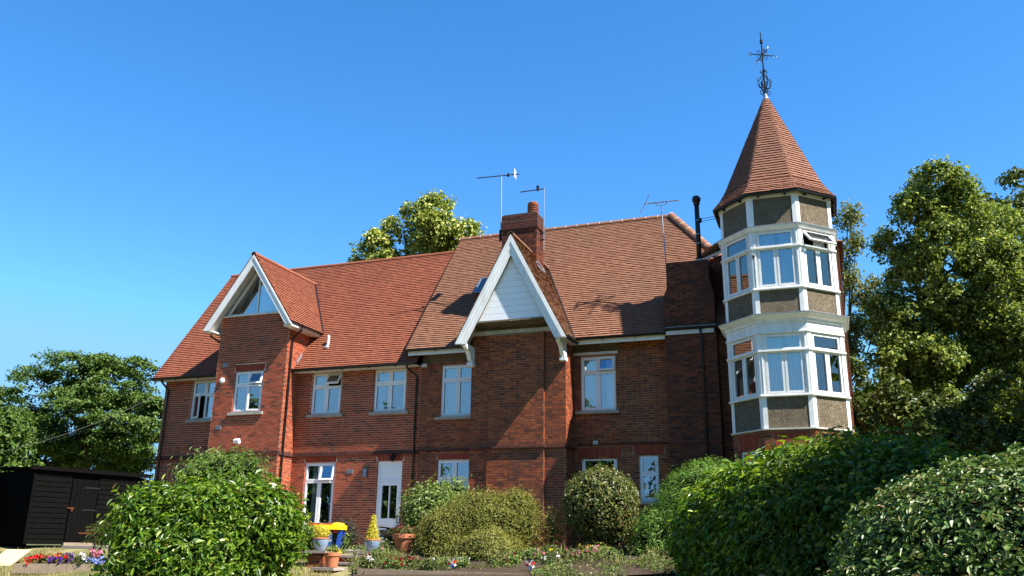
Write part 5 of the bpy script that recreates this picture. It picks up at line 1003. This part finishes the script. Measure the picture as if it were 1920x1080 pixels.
# open black outbuilding beyond it
Q0, Q1 = gpt(-150, 1018, 23.5), gpt(50, 1018, 26.5); OB = empty('black_outbuilding', Q0, 'low black timber outbuilding cut by the picture edge', 'outbuilding'); qd = unit(Q1-Q0); qn = np.array([qd[1], -qd[0], 0]); qn = qn if np.dot(qn, CAM-Q0) > 0 else -qn; FO = Fr(Q0, qd, qn); QL = float(np.linalg.norm(Q1-Q0))
MB().prism([Q0, Q1, Q1-qn*3, Q0-qn*3], (0, 0, 2.05)).build('carcass', M['black_timber'], OB); MB().lbox(FO, -.2, QL+.0, 2.06, 2.17, -3, .2).build('roof_sheet', M['black_timber'], OB)
for k in range(14): MB().lbox(FO, 0, QL-.05, k*.145+.004, k*.145+.138, .001, .02).build('weatherboard', M['black_timber'], OB)
# bluish outhouse beyond the shed
N0 = gpt(228, 1010, 37); NB = empty('outhouse', N0, 'low slate-blue outhouse glimpsed between shed and house corner', 'outhouse'); NB_h = (1010-905)/FPX*37
MB().box(N0[0]-1.0, N0[0]+2.6, N0[1], N0[1]+3, N0[2], N0[2]+2.45).build('wall', M['slate_blue'], NB); MB().prism([(N0[0]-1.2, N0[1]-.2, N0[2]+2.46), (N0[0]+2.8, N0[1]-.2, N0[2]+2.46), (N0[0]+2.8, N0[1]+3.2, N0[2]+2.9), (N0[0]-1.2, N0[1]+3.2, N0[2]+2.9)], (0, 0, .10)).build('roof', M['black_timber'], NB)
# leaning board by the outbuilding
lb0 = gpt(2, 1040, 21.5); BD = MB().hexa([lb0+np.array(q) for q in ((-.5, 0, 0), (.25, .05, 0), (.25, .09, 0), (-.5, .04, 0), (-.35, .45, .42), (.40, .5, .42), (.40, .54, .42), (-.35, .49, .42))]).build('leaning_board', M['pale_timber'], base=lb0, label='pale plywood board leaning near the outbuilding at the picture edge', cat='board')
# sleeper in front of shed
s0 = gpt(50, 1030, 22.5); sv = np.array([.94, .35, 0]); MB().prism([s0, s0+sv*1.0, s0+sv*1.0+np.array([-.05, .14, 0]), s0+np.array([-.05, .14, 0])], (0, 0, .10)).build('timber_sleeper', M['grey_timber'], base=s0, label='short weathered sleeper lying in the grass before the shed', cat='sleeper')
# ------------------------------------------------------------------ raised timber beds
def plank_edge(name, label, a, b, h, t, n):
    S = empty(name, a, label, 'bed edging'); d = b-a; u_ = unit(d*np.array([1, 1, 0])); v_ = np.array([-u_[1], u_[0], 0])
    for i in range(n):
        p, q = a+d*i/n+u_*.004, a+d*(i+1)/n-u_*.004; MB().prism([p, q, q+v_*t, p+v_*t], (0, 0, h)).build('plank', M['grey_timber'], S)
        MB().prism([p+v_*t+u_*.2, p+v_*t+u_*.26, p+v_*(t+.06)+u_*.26, p+v_*(t+.06)+u_*.2], (0, 0, h-.03)).build('stake', M['grey_timber'], S)
    return S
ea, eb_ = at(22, 1075, 20), at(225, 1077, 20.2); plank_edge('timber_edging', 'long weathered timber edging of the flower bed by the shed lawn', ea, eb_, .22, .05, 2)
MB().quad(ea+np.array([0, .06, .15]), eb_+np.array([0, .06, .15]), eb_+np.array([-.3, 1.2, .22]), ea+np.array([-.3, 1.2, .22])).build('bed_soil', M['soil'], kind='structure')
fa, fb_ = at(668, 1096, 18.1), at(1000, 1108, 17.3); plank_edge('timber_edging', 'timber edging along the front of the mixed border', fa, fb_, .32, .06, 3)
sg = MB(); gpx, gD = np.linspace(664, 1330, 25), np.linspace(17.0, 21.6, 14); so_ = []
for d_ in gD:
    for x_ in gpx: q = at(x_, 1040, d_); so_.append((q[0], q[1], float(zt(q[0], q[1]))+.045))
sg.add(so_, [(j*25+i, j*25+i+1, (j+1)*25+i+1, (j+1)*25+i) for j in range(13) for i in range(24)]).build('border_soil_and_shade', M['soil'], kind='structure')  # border soil; its far right end is dark ground standing in for shade
# ------------------------------------------------------------------ steps and piers
ST = at(622, 1040, 20.4); STP = empty('garden_steps', ST, 'worn brick garden steps between the two pot piers', 'steps')
for k in range(4):
    y = ST[1]-.30*k; z = ST[2]-.155*k; MB().box(ST[0]-.05, ST[0]+1.05, y-.32, y+.02 if k else y+.5, z-.05, z).build('tread', M['paving'], STP)
    wpz = MB().box(ST[0]-.03, ST[0]+1.03, y-.29, y+.02, z-.21, z-.052).build('riser', M['brick_main'], STP)
def pier(label, px, py, D, w_, h_, mb_='brick_main'):
    p = at(px, py, D); E_ = empty('brick_pier', (p[0], p[1], p[2]-h_), label, 'pier'); x0, x1, y0, y1 = p[0]-w_/2, p[0]+w_/2, p[1]-w_/2, p[1]+w_/2
    c = MB().box(x0+.009, x1-.009, y0+.009, y1-.009, p[2]-h_, p[2]-.06).build('mortar_core', M['mortar_wing'], E_)
    for kk in range(int((h_-.06)/CO)):
        z = p[2]-.06-(kk+1)*CO; ofs = .0 if kk % 2 else .5
        cuts = [0, .5, 1] if kk % 2 else [0, .25, .75, 1]
        for a, b in zip(cuts, cuts[1:]):
            MB().box(x0+w_*a+.004, x0+w_*b-.004, y0-.002*random.random(), y0+.02, z+.005, z+.07).build('brick', M[mb_], E_)
            MB().box(x1-.02, x1+.002*random.random(), y0+.021+(w_-.042)*a+.003, y0+.021+(w_-.042)*b-.003, z+.005, z+.07).build('brick', M[mb_], E_)
    MB().box(x0-.05, x1+.05, y0-.05, y1+.05, p[2]-.058, p[2]).build('coping', M['paving'], E_); return p
pA = pier('tall brick pier carrying the blue pot with the yellow ball conifer', 602, 1032, 19.7, .44, .62)
pB = pier('brick pier carrying the blue pot with the yellow pointed conifer', 697, 1034, 20.3, .40, .5)
pC = pier('low rough pier under the plain terracotta pot', 617, 1064, 19.0, .48, .45)
# ------------------------------------------------------------------ pots
def pot(name, label, p, prof, mat, rim=None):
    E_ = empty(name, p, label, 'plant pot'); MB().lathe(p, prof, 24).build('pot_body', M[mat], E_, smooth=False)
    if rim: MB().lathe(p, rim, 24).build('rim', M['terracotta'], E_)
    r = prof[-1][0]; MB().lathe(p+np.array([0, 0, prof[-1][1]-.05]), [(r*.96, 0), (r*.5, .045), (.01, .05)], 16).build('soil', M['soil'], E_); return E_
def tuft(parent, P_c, radii, mat, n, size, aspect, seed, up=.6, cone=False, nm='foliage', **kw):
    rng = np.random.default_rng(seed); d = norm(rng.normal(size=(n, 3))); s = 1-.35*rng.random(n)[:, None]; p = d*s
    if cone: zz = rng.random(n)**1.3; an = rng.uniform(0, 2*np.pi, n); rr = (1-zz)**.8*(.75+.3*rng.random(n)); p = np.stack([np.cos(an)*rr, np.sin(an)*rr, zz*2-1], 1); d = norm(np.stack([np.cos(an), np.sin(an), np.full(n, .8)], 1))
    return leaf_obj(nm, np.array(P_c)+p*np.array(radii), d+rng.normal(size=(n, 3))*.4+np.array([0, 0, up]), size, aspect, M[mat], parent, rng, simple_=True, **kw)
bp = [(.10, 0), (.12, .03), (.165, .13), (.185, .20), (.19, .245), (.175, .25)]; rim = [(.178, .245), (.20, .25), (.20, .275), (.175, .28)]
o = pot('glazed_pot', 'blue glazed pot holding a yellow ball conifer on the taller pier', pA+np.array([-.02, 0, 0]), bp, 'blue_glaze', rim); tuft(o, pA+np.array([-.02, 0, .42]), (.19, .19, .17), 'leaf_gold', 1500, .07, .12, 1)
o = pot('glazed_pot', 'blue glazed pot holding a yellow pointed conifer near the door', pB, bp, 'blue_glaze', rim); tuft(o, pB+np.array([0, 0, .53]), (.16, .16, .29), 'leaf_gold', 1800, .07, .14, 2, cone=True)
tpot = [(.11, 0), (.125, .02), (.155, .20), (.165, .24), (.18, .245), (.185, .31), (.17, .315)]
o = pot('terracotta_pot', 'plain terracotta pot with a small seedling on the low pier', pC+np.array([.06, 0, 0]), tpot, 'terracotta'); tuft(o, pC+np.array([.06, 0, .38]), (.14, .14, .08), 'leaf_fresh', 160, .07, .4, 3)
pq = at(757, 1034, 20.6); o = pot('terracotta_pot', 'wide terracotta planter of reddish flowers by the front door', pq, [(.17, 0), (.19, .03), (.25, .27), (.26, .30), (.285, .305), (.29, .40), (.27, .405)], 'terracotta'); tuft(o, pq+np.array([0, 0, .46]), (.32, .28, .13), 'leaf_bed', 900, .06, .4, 4); tuft(o, pq+np.array([0, 0, .50]), (.30, .26, .11), 'petal_dark', 220, .035, .9, 5, nm='flowers')
pz = at(735, 1012, 22.5); zl = shrub('flax_plant', 'dark strappy plant standing in front of the door', 'plant', None, 'leaf_dark', 260, .42, .10, clump=.05, per=5, depth=.8, up=1.8, seed=131, core_s=0, stems=False, lobes=[(np.array([pz[0]+.15, pz[1], -2.75]), np.array([.32, .25, .25]))])
# ------------------------------------------------------------------ children's water table
tb0 = at(610, 1038, 20.9); TB = empty('play_table', tb0, 'yellow and blue plastic play table beside the steps', 'play table'); tzp = tb0[2]+.62
u_ = np.array([.95, .31, 0]); v_ = np.array([-.31, .95, 0]); q = lambda a, b, z: tb0+u_*a+v_*b+np.array([0, 0, z])
MB().prism([q(a, b, .56) for a, b in ((-.46, -.2), (-.40, -.26), (.36, -.26), (.44, -.2), (.44, .22), (.38, .28), (-.40, .28), (-.46, .22))], (0, 0, .11)).build('tray', M['yellow_plastic'], TB)
MB().prism([q(a, b, .672) for a, b in ((-.44, -.24), (.1, -.24), (.1, .26), (-.44, .26))], (0, 0, .03)).build('tray_rim', M['red_plastic'], TB)
MB().lathe(q(.26, 0, .672), [(.17, 0), (.16, .03), (.10, .05), (.03, .055)], 16).build('lid', M['yellow_plastic'], TB)
for a, b in ((-.38, -.18), (.13, -.18), (.38, -.16), (-.38, .2), (.36, .2)):
    lg = MB().prism([q(a-.05, b-.03, .56), q(a+.05, b-.03, .56), q(a+.05, b+.03, .56), q(a-.05, b+.03, .56)], u_*(-.06 if a > .2 else .0)+np.array([0, 0, -.44])).build('leg', M['blue_plastic'], TB)
    w2 = u_*(-.06 if a > .2 else .0); MB().prism([q(a-.055, b-.035, .12)+w2, q(a+.055, b-.035, .12)+w2, q(a+.055, b+.035, .12)+w2, q(a-.055, b+.035, .12)+w2], u_*.0+np.array([0, 0, -.12])).build('foot', M['yellow_plastic'], lg)
MB().lathe(q(.22, -.1, .48), [(.06, 0), (.08, .04), (.08, .08)], 12).build('cup', M['red_plastic'], TB)
# ------------------------------------------------------------------ bedding plants
def bedding(label, px, py, D, w_, h_, leaf, fl, nl, nf, seed, fs=.05, lsize=.07, group=None, name='bedding_plant'):
    p = at(px, py, D); p[2] = max(p[2], float(zt(p[0], p[1]))+h_*.7); g = p.copy(); g[2] = p[2]-h_*.6; E_ = empty(name, g, label, 'plant', group); tuft(E_, p, (w_, w_*.8, h_), leaf, nl, lsize, .4, seed, up=.7)
    if nf: rng = np.random.default_rng(seed+500); d = norm(rng.normal(size=(nf, 3))); d[:, 2] = np.abs(d[:, 2]); P = p+d*np.array([w_*1.02, w_*.85, h_*1.1]); per = 6; P = np.repeat(P, per, 0)+rng.normal(size=(nf*per, 3))*fs*.4; leaf_obj('flowers', P, np.repeat(d, per, 0)+rng.normal(size=(nf*per, 3))*.6, fs, .9, M[fl], E_, rng)
    return E_
bl_ = [('red geraniums at the near end of the shed bed', 60, 1052, 'petal_red', 10), ('red geraniums with taller stems in the shed bed', 80, 1050, 'petal_red', 10), ('violet petunias beside the first red geraniums', 84, 1055, 'petal_purple', 12), ('deep purple petunias under the terracotta pot', 108, 1055, 'petal_purple', 14), ('scarlet blooms spilling from the terracotta pot in the shed bed', 113, 1046, 'petal_red', 12), ('purple petunias just beyond the scarlet blooms', 128, 1049, 'petal_purple', 14), ('white flowers in the middle of the shed bed', 150, 1050, 'petal_white', 12), ('pale blue lobelia along the timber edge', 168, 1056, 'petal_blue', 16), ('tall pink flower spike in the shed bed', 178, 1042, 'petal_pink', 8), ('pale blue lobelia near the laurel', 190, 1057, 'petal_blue', 14)]
for i, (lab, px, py, fl, nf) in enumerate(bl_): bedding(lab, px, py, 20.25+.15*(i % 3), .14, .11, 'leaf_bed', fl, 130, nf, 600+i, fs=.055)
pp = at(105, 1056, 20.4); pot('terracotta_pot', 'small terracotta pot half hidden by flowers in the shed bed', pp, [(.07, 0), (.08, .02), (.10, .14), (.115, .145), (.115, .19), (.10, .195)], 'terracotta')
rb = [('low grey-green plant at the near corner of the mixed border', 690, 1056, 'petal_white', 4, .22), ('dark red flowering clump in the mixed border below the planter', 738, 1058, 'petal_dark', 22, .24), ('crimson flowering clump at the front edge of the mixed border', 772, 1060, 'petal_dark', 14, .2), ('straggly rose with pink blooms next to the steps', 712, 1040, 'petal_pink', 5, .26), ('silvery plant in front of the olive mound', 805, 1062, 'petal_white', 3, .2), ('white daisies in front of the olive mound', 868, 1064, 'petal_white', 9, .13), ('low green edging plant before the heather', 935, 1072, 'petal_yellow', 0, .25), ('pinkish bedding under the second pinwheel', 1000, 1070, 'petal_pink', 14, .22), ('white and pink bedding in the border centre', 1035, 1066, 'petal_white', 16, .2), ('reddish foliage plant near the border end', 960, 1075, 'petal_dark', 12, .2), ('pale pink bedding past the border centre', 1075, 1068, 'petal_pink', 14, .24), ('pale pink bedding near the conifer mound', 1115, 1066, 'petal_pink', 14, .22), ('yellow flowering wisps below the ball bush', 1095, 1042, 'petal_yellow', 16, .24), ('yellow buttercup-like plant beside the conifer mound', 1130, 1048, 'petal_yellow', 10, .18), ('single bright pink rose near the conifer mound', 1166, 1042, 'petal_pink', 2, .1), ('dusty green filler plant behind the white daisies', 850, 1050, 'petal_white', 0, .22), ('dry grassy plant beneath the twiggy bush', 1030, 1040, 'petal_yellow', 3, .25), ('blue violas at the border end', 1150, 1076, 'petal_purple', 10, .12)]
for i, (lab, px, py, fl, nf, w_) in enumerate(rb): bedding(lab, px, py, 18.4+.2*(i % 4)+(1.0 if py < 1055 else 0), w_, .15, ('leaf_bed', 'leaf_fresh')[i % 2], fl, 480, -(-nf*6//10), 700+i, fs=.038)
rng = np.random.default_rng(88)
for nm, mt, m, sz, asp, hmx, lab in (('ground_cover', 'leaf_bed', 2600, .075, .28, .26, 'mixed dusty ground cover filling the border behind the timber edge'), ('ground_cover', 'leaf_fresh', 1500, .06, .45, .22, 'fresh green low leaves scattered through the border'), ('wild_grass', 'grass', 220, .22, .035, .18, 'wispy dry grasses rising through the border')):
    X = rng.uniform(664, 1270, m); D = np.where(X < 1000, rng.uniform(18.35, 21.8, m), rng.uniform(16.8, 21.8, m)); C = np.array([at(a, 1040, c) for a, c in zip(X, D)]); C[:, 2] = zt(C[:, 0], C[:, 1])+.02
    patch = .5+.5*np.sin(X*.045+D*2.1)*np.cos(X*.021-D*1.3); ok = patch > .38; X, D, C, patch = X[ok], D[ok], C[ok], patch[ok]; m = len(X); hh = .05+hmx*rng.random(m)*patch+.12*(rng.random(m) > .95)
    P = np.repeat(C, 9, 0)+rng.normal(size=(m*9, 3))*np.array([.07, .07, .0]); P[:, 2] += np.repeat(hh, 9)*rng.random(m*9)**.6; gn = rng.normal(size=(m*9, 3))*(.7 if mt != 'grass' else 1.4); gn[:, 2] += (.9 if mt != 'grass' else .0)
    V, F, nf, _ = leaf_arrays(P, gn, sz, asp, rng, simple_=True, droop=-1.5 if mt == 'grass' else 0); link(nm, np_mesh(nm, V.reshape(-1, 3), F, M[mt], rng.random(m*9)), kind='stuff', label=lab, cat='ground cover')
# flag-coloured pinwheels
for i, (px, py, D, lab) in enumerate(((848, 1055, 18.0, 'red, white and blue pinwheel in front of the olive mound'), (994, 1058, 17.8, 'red, white and blue pinwheel beside the heather'))):
    p = at(px, py, D); E_ = empty('pinwheel', p-np.array([0, 0, .45]), lab, 'pinwheel'); MB().tube([p-np.array([0, -.02, .5]), p+np.array([0, .02, 0])], .008, 6).build('stick', M['pale_timber'], E_)
    for k in range(8):
        a, b = 2*math.pi*k/8, 2*math.pi*(k+.75)/8; c = lambda t, r_, y: p+np.array([math.cos(t)*r_, y, math.sin(t)*r_]); MB().add([p+np.array([0, -.02, 0]), c(a, .10, -.03), c((a+b)/2, .11, .0), c(b, .075, .01)], [(0, 1, 2, 3)]).build('blade', M[('petal_red', 'petal_white', 'blue_plastic', 'petal_white')[k % 4]], E_)
    MB().lathe(p+np.array([0, -.04, -.01]), [(.015, 0), (.02, .01), (.01, .02)], 8).build('hub', M['petal_white'], E_)
rng = np.random.default_rng(91); fr = face(45, AP); cp = []; 
for k in range(420): u = rng.uniform(-.62, .62); cp.append(fr.p(u, -.02-abs(rng.normal(0, .22))-(.0 if abs(u) > .3 else -.0), .03))
CR_ = empty('creeper', fr.p(0, -1.5, .02), 'dry brown creeper on the sunny brick face under the tower', 'climber'); cp = np.array(cp); leaf_obj('leaves', cp, fr.N*.8+rng.normal(size=cp.shape)*.6, .06, .6, M['leaf_ball'], CR_, rng)
MB().tube([fr.p(-.5, -2.5, .02), fr.p(-.52, -1.0, .02), fr.p(-.45, -.1, .02)], .012, 5).tube([fr.p(.5, -2.5, .02), fr.p(.55, -1.2, .02), fr.p(.48, -.1, .02)], .012, 5).build('stems', M['bark'], CR_)
# wooden bits under the hedge
for i, (px, py, D, w_, h_, m, lab) in enumerate(((1435, 1046, 13.6, .22, .7, 'grey_timber', 'grey wooden box end half lost in the hedge shade'), (1432, 1066, 12.6, .16, .5, 'pale_timber', 'pale sawn timber post end catching the sun under the hedge'), (1397, 1062, 13.8, .05, .5, 'grey_timber', 'thin dark stake under the laurel hedge'))):
    p = at(px, py, D); E_ = MB().prism([(p[0]-w_/2, p[1]-.05, p[2]-h_), (p[0]+w_/2, p[1]-.05, p[2]-h_), (p[0]+w_/2, p[1]-.05, p[2]), (p[0]-w_/2, p[1]-.05, p[2]-w_*.6)], (0, .12, 0)).build('timber_post', M[m], base=p-np.array([0, 0, h_]), label=lab, cat='post')
# grass blades on the visible lawn
rng = np.random.default_rng(77); n = 16000; gp = []
for (pa, pb, Da, Db, m) in ((-30, 240, 15, 23, 9000), (520, 625, 16, 20.5, 3500), (560, 760, 20.5, 24, 0), (-40, 120, 20, 24, 3500)):
    X = rng.uniform(pa, pb, m); D = rng.uniform(Da, Db, m); v = np.array([at(x, 1030, d) for x, d in zip(X, D)])
    if m: v[:, 2] = zt(v[:, 0], v[:, 1]); gp.append(v)
gp = np.concatenate(gp); me_n = norm(np.stack([rng.normal(size=len(gp)), rng.normal(size=len(gp)), np.full(len(gp), .15)], 1)); L = rng.uniform(.04, .10, len(gp))[:, None]; b = norm(np.cross(me_n, [0, 0, 1.0])); tip = np.array([0, 0, 1.0])+rng.normal(size=(len(gp), 3))*.35
V = np.stack([gp-b*.006, gp+b*.006, gp+tip*L], 1); gm = np_mesh('grass', V.reshape(-1, 3), np.arange(len(gp)*3).reshape(-1, 3), M['grass'], rng.random(len(gp)))
link('grass', gm, kind='stuff', label='short dry lawn grass in front of the house', cat='grass')
# ------------------------------------------------------------------ garden trees around the viewpoint (seen mirrored in the panes)
GT = [(-18, -38, 12, 1, 'dark spreading tree behind the viewpoint'), (-4, -46, 14, 1, 'tall dark tree behind the viewpoint'), (9, -52, 15, 1, 'round dark tree behind the viewpoint'), (24, -50, 14, 1, 'broad dark tree behind the viewpoint'), (38, -40, 13, 1, 'leafy dark tree behind the viewpoint'), (-30, -26, 11, 1, 'dark tree beyond the lawn'), (44, -22, 12, 1, 'dark tree beyond the hedges'), (28.8, -16.0, 17, .5, 'slender tree outside the view that shades the hedges'), (34, 8.5, 19.5, .9, 'tall tree outside the view that shades the lime'), (31.8, 1.8, 17, .8, 'round tree outside the view that shades the thicket')]
for i, (x, y, hgt, k, lab) in enumerate(GT):
    z = float(zt(x, y)); tree('garden_tree', lab, None, 'leaf_sycamore', 8000, .5, .8, 0, 20, .35, clump=1.0, per=24, depth=.5, seed=900+i, group='trees around the garden', lobes=[(np.array([x, y, z+hgt*.62]), np.array([4.5*k, 4*k, hgt*.38])), (np.array([x-3*k, y+1, z+hgt*.42]), np.array([3.4*k, 3*k, hgt*.34])), (np.array([x+3.2*k, y, z+hgt*.40]), np.array([3.4*k, 3*k, hgt*.34]))], tz=z)
